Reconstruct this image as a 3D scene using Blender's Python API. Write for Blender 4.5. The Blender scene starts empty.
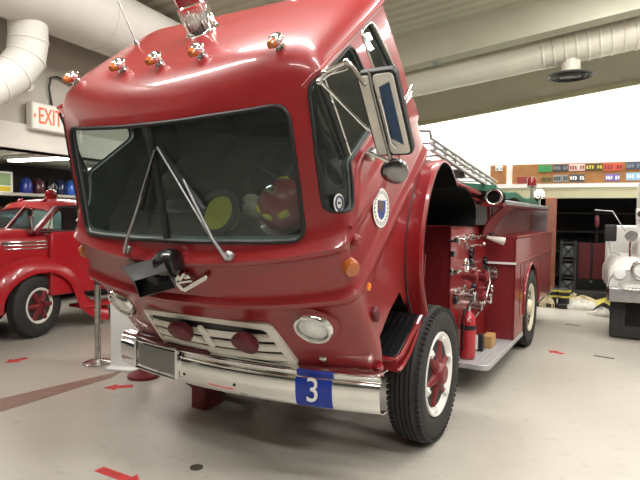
import bpy, bmesh, math, random
from mathutils import Vector, Matrix, geometry
from math import sin, cos, pi, radians, atan2, sqrt
random.seed(7)
SC = bpy.context.scene
COL = SC.collection

# ------------------------------------------------------------------ camera
FPX = 530.0
CAM = Vector((2.32, -4.01, 1.72))
yaw, pit, rol = radians(29.2), radians(2.6), radians(.59)
_F0 = Vector((-sin(yaw), cos(yaw), 0)); _R0 = Vector((cos(yaw), sin(yaw), 0)); _U0 = Vector((0, 0, 1))
FW = _F0*cos(pit) - _U0*sin(pit); _U1 = _U0*cos(pit) + _F0*sin(pit)
RT = _R0*cos(rol) + _U1*sin(rol); UP = _U1*cos(rol) - _R0*sin(rol)
cd = bpy.data.cameras.new('camera'); cam = bpy.data.objects.new('camera', cd); COL.objects.link(cam)
cam.matrix_world = Matrix(((RT.x, UP.x, -FW.x, CAM.x), (RT.y, UP.y, -FW.y, CAM.y), (RT.z, UP.z, -FW.z, CAM.z), (0, 0, 0, 1)))
cd.sensor_width = 36; cd.lens = FPX/640*36; cd.clip_end = 200
SC.camera = cam

# survey frames: tilted cab, chassis, room
M0 = Matrix.Identity(4)
CAB = Matrix.Translation((0, -1.05, .75)) @ Matrix.Rotation(radians(38), 4, 'X')
CH = Matrix.Rotation(radians(-1.2), 4, 'Z')
RM = Matrix.Rotation(radians(5.5), 4, 'Z')
def at(M, px, py, ax, v):
    """measured point: where the sight line of a photo pixel meets a known plane of a frame"""
    Mi = M.inverted(); h = Mi @ CAM
    d = Mi.to_3x3() @ (FW + RT*((px-320)/FPX) + UP*((240-py)/FPX))
    i = 'XYZ'.index(ax); t = (v-h[i])/d[i]
    return h + d*t

# ------------------------------------------------------------------ materials
def lin(c):
    if isinstance(c, str):
        c = [int(c[i:i+2], 16)/255 for i in (0, 2, 4)]
        return tuple((x/12.92 if x <= .04045 else ((x+.055)/1.055)**2.4) for x in c)
    return c
MATS = {}
def mat(name, c, rough=.5, metal=0., coat=0., vary=0., scale=8., emit=0., spec=.5, bump=0., c2=None):
    m = bpy.data.materials.new(name); m.use_nodes = True
    nt = m.node_tree; b = nt.nodes['Principled BSDF']; c = lin(c)
    b.inputs['Base Color'].default_value = (*c, 1); b.inputs['Roughness'].default_value = rough
    b.inputs['Metallic'].default_value = metal; b.inputs['Specular IOR Level'].default_value = spec
    b.inputs['Coat Weight'].default_value = coat; b.inputs['Coat Roughness'].default_value = .06
    if emit:
        b.inputs['Emission Color'].default_value = (*c, 1); b.inputs['Emission Strength'].default_value = emit
    if vary or bump:
        tc = nt.nodes.new('ShaderNodeTexCoord'); nz = nt.nodes.new('ShaderNodeTexNoise')
        nz.inputs['Scale'].default_value = scale; nz.inputs['Detail'].default_value = 5
        nt.links.new(tc.outputs['Object'], nz.inputs['Vector'])
        if vary:
            r = nt.nodes.new('ShaderNodeValToRGB')
            lo = c2 and lin(c2) or tuple(x*(1-vary) for x in c); hi = c if c2 else tuple(min(1, x*(1+vary)) for x in c)
            r.color_ramp.elements[0].color = (*lo, 1); r.color_ramp.elements[1].color = (*hi, 1)
            r.color_ramp.elements[0].position = .3; r.color_ramp.elements[1].position = .7
            nt.links.new(nz.outputs['Fac'], r.inputs['Fac']); nt.links.new(r.outputs['Color'], b.inputs['Base Color'])
        if bump:
            bp = nt.nodes.new('ShaderNodeBump'); bp.inputs['Strength'].default_value = bump; bp.inputs['Distance'].default_value = .01
            nt.links.new(nz.outputs['Fac'], bp.inputs['Height']); nt.links.new(bp.outputs['Normal'], b.inputs['Normal'])
    MATS[name] = m
    return m
def glass(name, tint, dust_veil=.018):
    m = bpy.data.materials.new(name); m.use_nodes = True; nt = m.node_tree; nt.nodes.clear()
    o = nt.nodes.new('ShaderNodeOutputMaterial'); mx = nt.nodes.new('ShaderNodeMixShader'); t = nt.nodes.new('ShaderNodeBsdfTransparent')
    g = nt.nodes.new('ShaderNodeBsdfGlossy'); fr = nt.nodes.new('ShaderNodeFresnel'); fr.inputs['IOR'].default_value = 1.45
    ge = nt.nodes.new('ShaderNodeNewGeometry'); mr = nt.nodes.new('ShaderNodeMapRange'); mr.inputs[3].default_value = 1.6; mr.inputs[4].default_value = 1/1.6
    nt.links.new(ge.outputs['Backfacing'], mr.inputs[0]); nt.links.new(mr.outputs[0], fr.inputs['IOR'])
    t.inputs['Color'].default_value = (*tint, 1); g.inputs['Roughness'].default_value = .02
    g.inputs['Color'].default_value = (.8, .85, .85, 1)
    nt.links.new(fr.outputs['Fac'], mx.inputs[0]); nt.links.new(t.outputs[0], mx.inputs[1]); nt.links.new(g.outputs[0], mx.inputs[2])
    df = nt.nodes.new('ShaderNodeBsdfDiffuse'); df.inputs['Color'].default_value = (.55, .57, .55, 1)  # thin diffuse film: dust, plus a grey reflection veil painted onto the panes
    m2 = nt.nodes.new('ShaderNodeMixShader'); m2.inputs[0].default_value = dust_veil
    nt.links.new(mx.outputs[0], m2.inputs[1]); nt.links.new(df.outputs[0], m2.inputs[2])
    nt.links.new(m2.outputs[0], o.inputs[0]); MATS[name] = m
    return m
mat('red', (.255, .011, .014), .36, coat=.6, vary=.10, scale=2.5)
mat('red_dull_shade', (.165, .007, .011), .45, coat=.15, vary=.12, scale=4)  # darker, duller red; paints in the shade on the body front wall
mat('red_bright', (.40, .010, .017), .28, coat=.6, vary=.06, scale=3)
mat('red_lens', (.25, .004, .008), .12, coat=.8)
mat('maroon', (.11, .010, .018), .55, vary=.2, scale=20)
mat('amber', (.80, .20, .01), .2, coat=.6)
mat('amber_dim', (.42, .10, .012), .25, coat=.6)
mat('chrome', (.80, .80, .79), .09, 1., vary=.05, scale=6)
mat('chrome_worn', (.55, .54, .52), .25, 1., vary=.25, scale=25)
mat('steel', (.42, .42, .43), .38, .9, vary=.15, scale=30)
mat('alloy_matte', (.52, .52, .53), .5, .6, vary=.1, scale=30)
mat('alloy', (.42, .42, .41), .32, .9, vary=.12, scale=20)
mat('dark_metal', (.05, .05, .05), .45, .5, vary=.3, scale=20)
mat('black', (.008, .008, .009), .55)
mat('black_gloss', (.010, .010, .012), .22, coat=.3)
mat('liner', (.006, .006, .006), .95, spec=.1, vary=.2, scale=12)
mat('rubber', (.022, .021, .020), .72, vary=.25, scale=18, bump=.05)
mat('rubber_seal', (.012, .012, .012), .5)
mat('horn_grey', (.055, .056, .058), .5, vary=.12, scale=14)
mat('cabin_grey', (.26, .28, .27), .6, vary=.15, scale=6)
mat('seat_vinyl', (.17, .15, .13), .5, vary=.15, scale=10)
mat('cream', (.74, .71, .64), .42, vary=.08, scale=10)
mat('wheel_cream', (.72, .66, .50), .4, vary=.06, scale=10)
mat('white_paint', (.66, .65, .62), .35, coat=.3, vary=.03)
mat('white_enamel', (.80, .79, .76), .4)
mat('plate_blue', (.008, .035, .33), .35)
mat('white', (.85, .85, .83), .5)
mat('lens_clear', (.75, .76, .74), .08, 0., coat=1., vary=.12, scale=60)
mat('reflector', (.85, .85, .83), .15, .9, vary=.1, scale=50)
mat('green_tarp', (.022, .13, .075), .75, vary=.3, scale=6, bump=.4)
mat('wood', (.42, .24, .09), .6, vary=.2, scale=14)
mat('board_brown', (.27, .12, .035), .7, vary=.18, scale=5)
mat('post_brown', (.20, .065, .035), .55, vary=.15, scale=6)
mat('wall_white', (.78, .765, .74), .8, vary=.02, scale=1.5)
mat('wall_grey', (.52, .48, .42), .85, vary=.06, scale=1.5)
mat('lintel', (.76, .72, .66), .7, vary=.05, scale=2)
mat('beam_olive', (.46, .44, .29), .7, vary=.04, scale=2)
mat('soffit', (.60, .58, .47), .8, vary=.05, scale=1.5)
mat('duct', (.74, .71, .66), .5, vary=.05, scale=2)
mat('duct_cream', (.80, .77, .66), .45, vary=.05, scale=3)
mat('unseen_wall_dark', (.10, .095, .09), .7, vary=.5, scale=.8)
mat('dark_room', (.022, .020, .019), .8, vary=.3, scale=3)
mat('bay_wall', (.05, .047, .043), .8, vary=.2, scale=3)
mat('bay_ceiling', (.60, .56, .49), .8, vary=.06)
mat('locker_red', (.13, .010, .013), .5, vary=.15)
mat('pale_green', (.30, .38, .31), .3, coat=.5, vary=.06)
mat('stripe_brown', (.22, .13, .10), .5, vary=.15, scale=6)
mat('floor_red', (.52, .035, .035), .6, vary=.25, scale=20)
mat('gear_tan', (.48, .40, .24), .85, vary=.2, scale=15)
mat('gear_yellow', (.58, .50, .10), .8, vary=.15, scale=15)
mat('gear_dark', (.03, .028, .025), .85, vary=.3, scale=15)
mat('cloth_white', (.62, .60, .52), .85, vary=.15, scale=15)
mat('glove_tan', (.50, .47, .38), .85, vary=.25, scale=25)
mat('helmet_blue', (.02, .045, .30), .3, coat=.5)
mat('helmet_bright_blue', (.03, .12, .55), .3, coat=.5)
mat('helmet_navy', (.012, .018, .08), .3, coat=.5)
mat('helmet_maroon', (.07, .010, .025), .3, coat=.5)
mat('helmet_black', (.010, .010, .011), .3, coat=.5)
mat('helmet_yellow', (.75, .66, .06), .4, coat=.3)
mat('helmet_red', (.36, .012, .03), .3, coat=.5)
mat('plate_green', (.03, .20, .06), .5); mat('plate_dark', (.04, .05, .055), .5); mat('plate_pink', (.62, .45, .42), .5)
mat('plate_black', (.05, .045, .02), .5); mat('plate_red', (.50, .075, .03), .5); mat('plate_navy', (.05, .07, .13), .5)
mat('plate_maroon', (.20, .02, .02), .5); mat('plate_olive', (.17, .12, .03), .5); mat('plate_grey', (.20, .22, .22), .5)
mat('diffuser_grey', (.10, .10, .09), .5)
mat('plate_purple', (.14, .10, .35), .5); mat('plate_sky', (.22, .42, .60), .5); mat('plate_yellow', (.60, .48, .06), .5)
mat('poster_green', (.30, .45, .22), .6); mat('poster_yellow', (.70, .55, .03), .6)
mat('decal_blue', (.02, .05, .25), .4); mat('decal_brown', (.12, .07, .04), .4)
mat('sign_face', (.80, .74, .66), .5, emit=.25); mat('sign_red', (.85, .10, .03), .5, emit=.6)
mat('tube', (1., .97, .90), .5, emit=11.)
mat('drain', (.10, .09, .07), .5, .5, vary=.3, scale=60)
mat('mirror_blue', (.03, .06, .12), .12, .6)
mat('tread', (.016, .016, .017), .4, .3)
mat('chrome_dark', (.25, .25, .25), .2, 1.)
glass('windscreen_glass', (.72, .78, .76)); glass('side_glass', (.62, .66, .65)); glass('quarter_glass', (.42, .47, .48))
glass('car_glass', (.45, .55, .58))

# floor: sealed beige concrete, worn blotches
def floor_mat():
    m = mat('floor', (.50, .455, .385), .30)
    nt = m.node_tree; b = nt.nodes['Principled BSDF']; b.inputs['Specular IOR Level'].default_value = .4
    tc = nt.nodes.new('ShaderNodeTexCoord')
    n1 = nt.nodes.new('ShaderNodeTexNoise'); n1.inputs['Scale'].default_value = .7; n1.inputs['Detail'].default_value = 6
    n2 = nt.nodes.new('ShaderNodeTexNoise'); n2.inputs['Scale'].default_value = 9; n2.inputs['Detail'].default_value = 8
    for n in (n1, n2): nt.links.new(tc.outputs['Object'], n.inputs['Vector'])
    r1 = nt.nodes.new('ShaderNodeValToRGB'); r1.color_ramp.elements[0].position = .3; r1.color_ramp.elements[1].position = .7
    r1.color_ramp.elements[0].color = (.39, .365, .318, 1); r1.color_ramp.elements[1].color = (.47, .442, .388, 1)
    r2 = nt.nodes.new('ShaderNodeValToRGB'); r2.color_ramp.elements[0].position = .28; r2.color_ramp.elements[1].position = .42
    r2.color_ramp.elements[0].color = (.86, .85, .83, 1); r2.color_ramp.elements[1].color = (1, 1, 1, 1)
    mx = nt.nodes.new('ShaderNodeMix'); mx.data_type = 'RGBA'; mx.blend_type = 'MULTIPLY'; mx.inputs[0].default_value = 1
    nt.links.new(n1.outputs['Fac'], r1.inputs['Fac']); nt.links.new(n2.outputs['Fac'], r2.inputs['Fac'])
    nt.links.new(r1.outputs['Color'], mx.inputs[6]); nt.links.new(r2.outputs['Color'], mx.inputs[7])
    nt.links.new(mx.outputs[2], b.inputs['Base Color'])
    rr = nt.nodes.new('ShaderNodeMapRange'); rr.inputs[3].default_value = .22; rr.inputs[4].default_value = .42
    nt.links.new(n1.outputs['Fac'], rr.inputs[0]); nt.links.new(rr.outputs[0], b.inputs['Roughness'])
floor_mat()

# ------------------------------------------------------------------ mesh builder
class MB:
    def __init__(s, M=M0): s.v = []; s.f = []; s.M = M
    def add(s, vs, fs, M=None):
        o = len(s.v); T = s.M @ M if M is not None else s.M
        s.v += [T @ Vector(p) for p in vs]; s.f += [tuple(i+o for i in f) for f in fs]
        return s
    def box(s, c, d, M=None, bev=0.):
        x, y, z = d[0]/2, d[1]/2, d[2]/2
        if bev <= 0:
            vs = [(c[0]+a*x, c[1]+b*y, c[2]+e*z) for a in (-1, 1) for b in (-1, 1) for e in (-1, 1)]
            return s.add(vs, [(0, 1, 3, 2), (4, 6, 7, 5), (0, 4, 5, 1), (2, 3, 7, 6), (0, 2, 6, 4), (1, 5, 7, 3)], M)
        bm = bmesh.new(); bmesh.ops.create_cube(bm, size=1)
        for v in bm.verts: v.co = Vector((v.co.x*d[0], v.co.y*d[1], v.co.z*d[2])) + Vector(c)
        bmesh.ops.bevel(bm, geom=bm.edges[:], offset=min(bev, min(d)*.49), segments=3, profile=.5, affect='EDGES')
        s.bm(bm, M); return s
    def bm(s, bm, M=None):
        bm.verts.index_update()
        s.add([v.co.copy() for v in bm.verts], [[v.index for v in f.verts] for f in bm.faces], M); bm.free(); return s
    def bar(s, a, b, w, h, up=(0, 0, 1)):
        a, b = Vector(a), Vector(b); d = (b-a); L = d.length; d.normalize(); u = Vector(up); sd = d.cross(u)
        if sd.length < 1e-4: sd = d.cross(Vector((1, 0, 0)))
        sd.normalize(); u = sd.cross(d)
        T = Matrix(((sd.x, d.x, u.x, 0), (sd.y, d.y, u.y, 0), (sd.z, d.z, u.z, 0), (0, 0, 0, 1))); T.translation = (a+b)/2
        return s.box((0, 0, 0), (w, L, h), T)
    def lathe(s, prof, a, axis, n=24, caps=True):
        """profile of (distance along axis, radius) revolved about axis through a"""
        a = Vector(a); d = Vector(axis).normalized(); u = d.orthogonal().normalized(); w = d.cross(u)
        vs = []; fs = []; m = len(prof)
        for k in range(n):
            t = 2*pi*k/n
            for (h, r) in prof: vs.append(a + d*h + (u*cos(t)+w*sin(t))*r)
        for k in range(n):
            for j in range(m-1):
                fs.append((k*m+j, k*m+j+1, ((k+1) % n)*m+j+1, ((k+1) % n)*m+j))
        if caps and prof[0][1] > 1e-6: fs.append(tuple(k*m for k in range(n)))
        if caps and prof[-1][1] > 1e-6: fs.append(tuple(k*m+m-1 for k in reversed(range(n))))
        return s.add(vs, fs)
    def cyl(s, a, b, r, r2=None, n=20):
        a, b = Vector(a), Vector(b); L = (b-a).length
        return s.lathe([(0, r), (L, r if r2 is None else r2)], a, b-a, n)
    def ball(s, c, r, n=16, sc=(1, 1, 1), R=None):
        vs = []; fs = []; h = n//2
        for j in range(h+1):
            for k in range(n):
                p = Vector((sin(pi*j/h)*cos(2*pi*k/n)*sc[0], sin(pi*j/h)*sin(2*pi*k/n)*sc[1], cos(pi*j/h)*sc[2]))*r
                if R is not None: p = R @ p
                vs.append(p+Vector(c))
        for j in range(h):
            for k in range(n): fs.append((j*n+k, (j+1)*n+k, (j+1)*n+(k+1) % n, j*n+(k+1) % n))
        return s.add(vs, fs)
    def tube(s, path, r, n=8, closed=False, sq=None):
        P = [Vector(p) for p in path]; N = len(P); vs = []; fs = []; u = None
        for i in range(N):
            if closed: d = P[(i+1) % N]-P[i-1]
            else: d = P[min(i+1, N-1)]-P[max(i-1, 0)]
            d.normalize()
            if u is None: u = d.orthogonal().normalized()
            else:
                u = u-d*u.dot(d)
                if u.length < 1e-5: u = d.orthogonal()
                u.normalize()
            w = d.cross(u); rr = r[i] if isinstance(r, (list, tuple)) else r
            for k in range(n):
                t = 2*pi*k/n; vs.append(P[i]+(u*cos(t)+w*sin(t))*rr)
        for i in range(N if closed else N-1):
            for k in range(n):
                a, b = i*n, ((i+1) % N)*n
                fs.append((a+k, a+(k+1) % n, b+(k+1) % n, b+k))
        if not closed: fs.append(tuple(reversed(range(n)))); fs.append(tuple((N-1)*n+k for k in range(n)))
        return s.add(vs, fs)
    def prism(s, poly, w, axis='X', M=None):
        """2-D outline extruded between w[0] and w[1] along axis"""
        n = len(poly); vs = []
        for h in w:
            for (a, b) in poly:
                vs.append({'X': (h, a, b), 'Y': (a, h, b), 'Z': (a, b, h)}[axis])
        fs = [(i, (i+1) % n, n+(i+1) % n, n+i) for i in range(n)] + [tuple(range(n-1, -1, -1)), tuple(range(n, 2*n))]
        return s.add(vs, fs, M)
    def grid(s, rows):
        n = len(rows[0]); vs = [p for r in rows for p in r]
        return s.add(vs, [(j*n+i, j*n+i+1, (j+1)*n+i+1, (j+1)*n+i) for j in range(len(rows)-1) for i in range(n-1)])
    def sheet(s, rows, th):
        """grid given a real thickness along its normals (signed)"""
        R = [[Vector(p) for p in r] for r in rows]; a, b = len(R), len(R[0]); off = []
        for j in range(a):
            o = []
            for i in range(b):
                du = R[j][min(i+1, b-1)]-R[j][max(i-1, 0)]; dv = R[min(j+1, a-1)][i]-R[max(j-1, 0)][i]
                nn = du.cross(dv)
                if nn.length > 1e-9: nn.normalize()
                o.append(R[j][i]+nn*th)
            off.append(o)
        vs = [p for r in R for p in r]+[p for r in off for p in r]; N = a*b; fs = []
        for j in range(a-1):
            for i in range(b-1):
                q = (j*b+i, j*b+i+1, (j+1)*b+i+1, (j+1)*b+i); fs.append(q); fs.append(tuple(N+k for k in reversed(q)))
        ring = [i for i in range(b)]+[j*b+b-1 for j in range(1, a)]+[(a-1)*b+i for i in range(b-2, -1, -1)]+[j*b for j in range(a-2, 0, -1)]
        for k in range(len(ring)):
            p, q = ring[k], ring[(k+1) % len(ring)]; fs.append((q, p, N+p, N+q))
        return s.add(vs, fs)
    def build(s, name, m, parent=None, smooth=38, bevel=0., recalc=True):
        off = ORG.get(parent.name, Vector()) if parent else Vector()
        me = bpy.data.meshes.new(name); me.from_pydata([tuple(v-off) for v in s.v], [], s.f)
        ob = bpy.data.objects.new(name, me); COL.objects.link(ob)
        finish(me, smooth, recalc)
        me.materials.append(MATS[m] if isinstance(m, str) else m)
        if parent: ob.parent = parent; ORG[ob.name] = off
        if bevel:
            bv = ob.modifiers.new('bevel', 'BEVEL'); bv.width = bevel; bv.segments = 2; bv.limit_method = 'ANGLE'; bv.angle_limit = radians(40)
        return ob
ORG = {}
def finish(me, smooth=38, recalc=True):
    bm = bmesh.new(); bm.from_mesh(me)
    bmesh.ops.remove_doubles(bm, verts=bm.verts[:], dist=1e-5)
    if recalc: bmesh.ops.recalc_face_normals(bm, faces=bm.faces[:])
    for f in bm.faces: f.smooth = smooth > 0
    if smooth > 0:
        lim = radians(smooth)
        for e in bm.edges:
            if len(e.link_faces) == 2 and e.calc_face_angle(0) > lim: e.smooth = False
    bm.to_mesh(me); bm.free()
def thing(name, label, cat, loc=(0, 0, 0), group=None):
    o = bpy.data.objects.new(name, None); COL.objects.link(o); o.location = loc; ORG[o.name] = Vector(loc)
    o.empty_display_size = .1
    return tag(o, label, cat, group)
def tag(o, label, cat, group=None, kind=None):
    o['label'] = label; o['category'] = cat
    if group: o['group'] = group
    if kind: o['kind'] = kind
    return o
def struct(o): o['kind'] = 'structure'; return o
def roundpoly(pts, r, n=5):
    out = []; N = len(pts)
    for i in range(N):
        p = Vector(pts[i]); a = Vector(pts[i-1])-p; b = Vector(pts[(i+1) % N])-p
        rr = r[i] if isinstance(r, (list, tuple)) else r
        ra = min(rr, a.length*.48); rb = min(rr, b.length*.48)
        A = p+a.normalized()*ra; B = p+b.normalized()*rb
        for k in range(n+1):
            t = k/n; q = A*(1-t)**2+p*2*t*(1-t)+B*t*t; out.append((q.x, q.y))
    return out
def dense(path, step):
    out = []; N = len(path)
    for i in range(N):
        a, b = Vector(path[i]), Vector(path[(i+1) % N]); k = max(1, int((b-a).length/step))
        for j in range(k): out.append(tuple(a.lerp(b, j/k)))
    return out
def text(name, body, size, M, m, parent=None, depth=.002, align='CENTER', font_sx=1.):
    c = bpy.data.curves.new(name, 'FONT'); c.body = body; c.size = size; c.extrude = depth; c.align_x = align; c.align_y = 'CENTER'
    o0 = bpy.data.objects.new(name+'_tmp', c); COL.objects.link(o0)
    dg = bpy.context.evaluated_depsgraph_get(); me = bpy.data.meshes.new_from_object(o0.evaluated_get(dg))
    COL.objects.unlink(o0); bpy.data.objects.remove(o0)
    off = ORG.get(parent.name, Vector()) if parent else Vector()
    me.transform(Matrix.Translation(-off) @ M @ Matrix.Diagonal((font_sx, 1, 1, 1))); me.name = name; me.materials.clear(); me.materials.append(MATS[m])
    o = bpy.data.objects.new(name, me); COL.objects.link(o)
    if parent: o.parent = parent; ORG[o.name] = off
    return o
def frame3(o, x, y):
    """matrix with local x, y axes along the two given directions"""
    x = Vector(x).normalized(); z = x.cross(Vector(y)).normalized(); y = z.cross(x)
    return Matrix(((x.x, y.x, z.x, o[0]), (x.y, y.y, z.y, o[1]), (x.z, y.z, z.z, o[2]), (0, 0, 0, 1)))

# ================================================================== FIRE ENGINE
eng = thing('fire_engine', 'large red cab-over fire engine with its cab tilted forward and number 3 on the bumper', 'fire engine')
# ---- cab body: horizontal sections (z, front centre y, bow, half width, corner radius, rear y)
ROWS = [(-.07, -.02, .10, 1.00, .14, 1.50), (-.045, -.065, .11, 1.045, .13, 1.55), (0., -.09, .12, 1.075, .12, 1.58), (.15, -.10, .13, 1.085, .12, 1.58), (.32, -.105, .13, 1.09, .12, 1.58),
        (.48, -.11, .13, 1.09, .12, 1.58), (.57, -.112, .13, 1.092, .12, 1.58), (.605, -.122, .13, 1.098, .12, 1.58), (.635, -.150, .13, 1.112, .12, 1.58), (.665, -.150, .13, 1.112, .12, 1.58),
        (.69, -.112, .13, 1.097, .12, 1.58), (.72, -.10, .135, 1.09, .12, 1.58), (.82, -.085, .14, 1.085, .13, 1.58), (.90, -.076, .15, 1.085, .14, 1.58), (.93, -.104, .16, 1.10, .14, 1.58), (.955, -.106, .165, 1.105, .14, 1.58),
        (.985, -.066, .18, 1.10, .14, 1.58), (1.01, -.050, .19, 1.10, .14, 1.58), (1.045, -.033, .20, 1.095, .14, 1.58), (1.08, -.015, .20, 1.083, .14, 1.58), (1.2, .043, .205, 1.073, .135, 1.58), (1.35, .115, .21, 1.06, .13, 1.58), (1.5, .185, .215, 1.045, .13, 1.58),
        (1.63, .247, .22, 1.03, .13, 1.58), (1.69, .278, .22, 1.023, .14, 1.58), (1.73, .302, .22, 1.013, .16, 1.575), (1.77, .332, .21, .99, .20, 1.565), (1.81, .372, .20, .95, .25, 1.54), (1.845, .425, .18, .89, .32, 1.51),
        (1.868, .48, .16, .81, .32, 1.46), (1.885, .555, .13, .69, .30, 1.38), (1.895, .66, .10, .52, .25, 1.25), (1.90, .80, .05, .28, .15, 1.08)]
def rowat(z):
    if z <= ROWS[0][0]: return ROWS[0][1:]
    for a, b in zip(ROWS, ROWS[1:]):
        if a[0] <= z <= b[0]:
            t = (z-a[0])/(b[0]-a[0]); return tuple(p+(q-p)*t for p, q in zip(a[1:], b[1:]))
    return ROWS[-1][1:]
def halfcurve(z, ins=0.):
    yc, b, hw, rc, yr = rowat(z); hw -= ins; yc += ins; yr -= ins; rc = max(rc, .03)
    pts = []; xe = hw-rc
    fy = lambda x: yc+b*abs(x)**2.2
    for i in range(13): x = xe*i/12; pts.append((x, fy(x)))
    y0 = fy(xe); sl = b*2.2*xe**1.2; A = Vector((xe, y0)); B = Vector((hw, y0+sl*rc*.5+rc*.72)); C1 = A+Vector((rc*.62, rc*.62*sl)); C2 = B-Vector((0, rc*.5))
    for i in range(1, 11):
        t = i/10; q = A*(1-t)**3+C1*3*t*(1-t)**2+C2*3*t*t*(1-t)+B*t**3; pts.append((q.x, q.y))
    rr = min(.10, rc)
    for i in range(1, 15): pts.append((hw, B.y+(yr-rr-B.y)*i/14))
    for i in range(1, 6): t = pi/2*i/5; pts.append((hw-rr+rr*cos(t), yr-rr+rr*sin(t)))
    for i in range(1, 7): pts.append(((hw-rr)*(1-i/6), yr))
    return pts
def front_y(x, z):
    h = halfcurve(z); x = abs(x)
    for a, b in zip(h[:23], h[1:24]):
        if a[0] <= x <= b[0]+1e-9 and b[0] > a[0]: return a[1]+(b[1]-a[1])*(x-a[0])/(b[0]-a[0])
    return h[22][1]
def surf(px, py, off=0.):
    y = 0.
    for _ in range(30):
        p = at(CAB, px, py, 'Y', y); y = .5*y+.5*(front_y(p.x, p.z)-off)
    return at(CAB, px, py, 'Y', y)
def side_x(z): return rowat(z)[2]
def sx(y, z):
    h = halfcurve(z)[12:37]
    if y >= h[-1][1]: return h[-1][0]
    for a, b in zip(h, h[1:]):
        if a[1] <= y <= b[1] and b[1] > a[1]: return a[0]+(b[0]-a[0])*(y-a[1])/(b[1]-a[1])
    return h[0][0]
def loft(zs, ins=0., flip=False):
    bm = bmesh.new(); rings = []
    for z in zs:
        h = halfcurve(z, ins); full = h + [(-x, y) for (x, y) in reversed(h[1:-1])]
        zz = z
        rings.append([bm.verts.new((x, y, zz)) for (x, y) in full])
    n = len(rings[0])
    for a, b in zip(rings, rings[1:]):
        for i in range(n): bm.faces.new((a[i], a[(i+1) % n], b[(i+1) % n], b[i]))
    bm.faces.new(list(reversed(rings[0]))); bm.faces.new(rings[-1])
    bmesh.ops.recalc_face_normals(bm, faces=bm.faces[:])
    if flip: bmesh.ops.reverse_faces(bm, faces=bm.faces[:])
    return bm
zs = []
for a, b in zip(ROWS, ROWS[1:]):
    k = 1 if b[0]-a[0] < .07 else 2
    zs += [a[0]+(b[0]-a[0])*j/k for j in range(k)]
zs.append(ROWS[-1][0])
bm = loft(zs); me = bpy.data.meshes.new('cab_body'); 
for f in bm.faces: f.material_index = 0
bm2 = loft([.70, .9, 1.05, 1.2, 1.4, 1.55, 1.65, 1.72, 1.79, 1.84], .045, True)
tmp = bpy.data.meshes.new('t'); 
for f in bm2.faces: f.material_index = 1
bm2.to_mesh(tmp); bm2.free(); bm.from_mesh(tmp); bm.to_mesh(me); bm.free()
cab = bpy.data.objects.new('cab_body', me); COL.objects.link(cab)
for k in ('red', 'cabin_grey', 'liner'): me.materials.append(MATS[k])
# openings
WS = roundpoly([(-.880, 1.0), (-.45, 1.045), (0, 1.06), (.45, 1.045), (.880, 1.0), (.855, 1.635), (.45, 1.66), (0, 1.665), (-.45, 1.66), (-.855, 1.635)], [.07, .1, .1, .1, .07, .09, .1, .1, .1, .09], 6)
WS = [WS[0]] + [p for a, p in zip(WS, WS[1:]) if (Vector(p)-Vector(a)).length > 1e-4]
SW = roundpoly([(.19, 1.10), (.31, 1.035), (.40, 1.13), (.46, 1.24), (1.0, 1.235), (.945, 1.695), (.50, 1.695), (.465, 1.66)], [.05, .09, .12, .04, .08, .07, .03, .03], 4)
QW = roundpoly([(1.09, 1.29), (1.40, 1.29), (1.285, 1.70), (1.09, 1.70)], [.05, .06, .06, .05], 4)
ARCH = [(.635, -.12), (.65, .02), (.70, .18), (.80, .33), (.95, .455), (1.15, .55), (1.35, .59), (1.53, .56), (1.67, .42), (1.74, .19)]
def cutter(poly, w, axis, idx):
    c = MB(); c.prism(poly, w, axis); m2 = bpy.data.meshes.new('c'); m2.from_pydata([tuple(v) for v in c.v], [], c.f)
    b = bmesh.new(); b.from_mesh(m2); bmesh.ops.recalc_face_normals(b, faces=b.faces[:])
    for f in b.faces: f.material_index = idx
    b.to_mesh(m2); b.free()
    for k in ('red', 'cabin_grey', 'liner'): m2.materials.append(MATS[k])
    o = bpy.data.objects.new('c', m2); COL.objects.link(o); return o
cuts = [cutter(WS, (-.6, .75), 'Y', 1)]+[cutter(w, q, 'X', 1) for w in (SW, QW) for q in ((-1.6, -.90), (.90, 1.6))]
for sgn in (1, -1):
    cuts.append(cutter(ARCH+[(2.3, .2), (2.3, -.6), (.115, -.6), (.115, .03), (.15, .19), (.35, .20), (.55, .17)], tuple(sorted((sgn*.45, sgn*1.6))), 'X', 2))
for c in cuts:
    b = cab.modifiers.new('b', 'BOOLEAN'); b.object = c; b.operation = 'DIFFERENCE'; b.solver = 'EXACT'
dg = bpy.context.evaluated_depsgraph_get(); dg.update()
nm = bpy.data.meshes.new_from_object(cab.evaluated_get(dg)); cab.modifiers.clear(); cab.data = nm; nm.name = 'cab_body'
for c in cuts: bpy.data.objects.remove(c)
nm.transform(CAB); finish(nm, 34, False)
cab.parent = eng; ORG[cab.name] = Vector()
# windscreen: two curved panes, seal and centre post
def ws_pane(s):
    rows = []
    for j in range(13):
        t = j/12; r = []
        for i in range(17):
            u = i/16; hw = .90-.025*t
            x = s*(u*hw+.0*(1-u)); zb = 1.045-.062*(u**2.2); zt = 1.678-.03*u**2
            z = zb+(zt-zb)*t; r.append((x, front_y(x, z)+.022, z))
        rows.append(r)
    g = MB(CAB); g.sheet(rows, .006); return g.build('windshield_pane', 'windscreen_glass', cab)
ws_pane(1); ws_pane(-1)
MB(CAB).tube([(x, front_y(x, z)-.004, z) for x, z in dense(WS, .06)], .0125, 8, True).build('windshield_seal', 'rubber_seal', cab)
MB(CAB).tube([(0, front_y(0, z)+.01, z) for z in [1.04+.62*k/8 for k in range(9)]], .02, 8).build('center_post', 'rubber_seal', cab)
def pathrail(pts, r, name, m, par=None): return MB(CAB).tube(pts, r, 8).build(name, m, par or cab)
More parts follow.
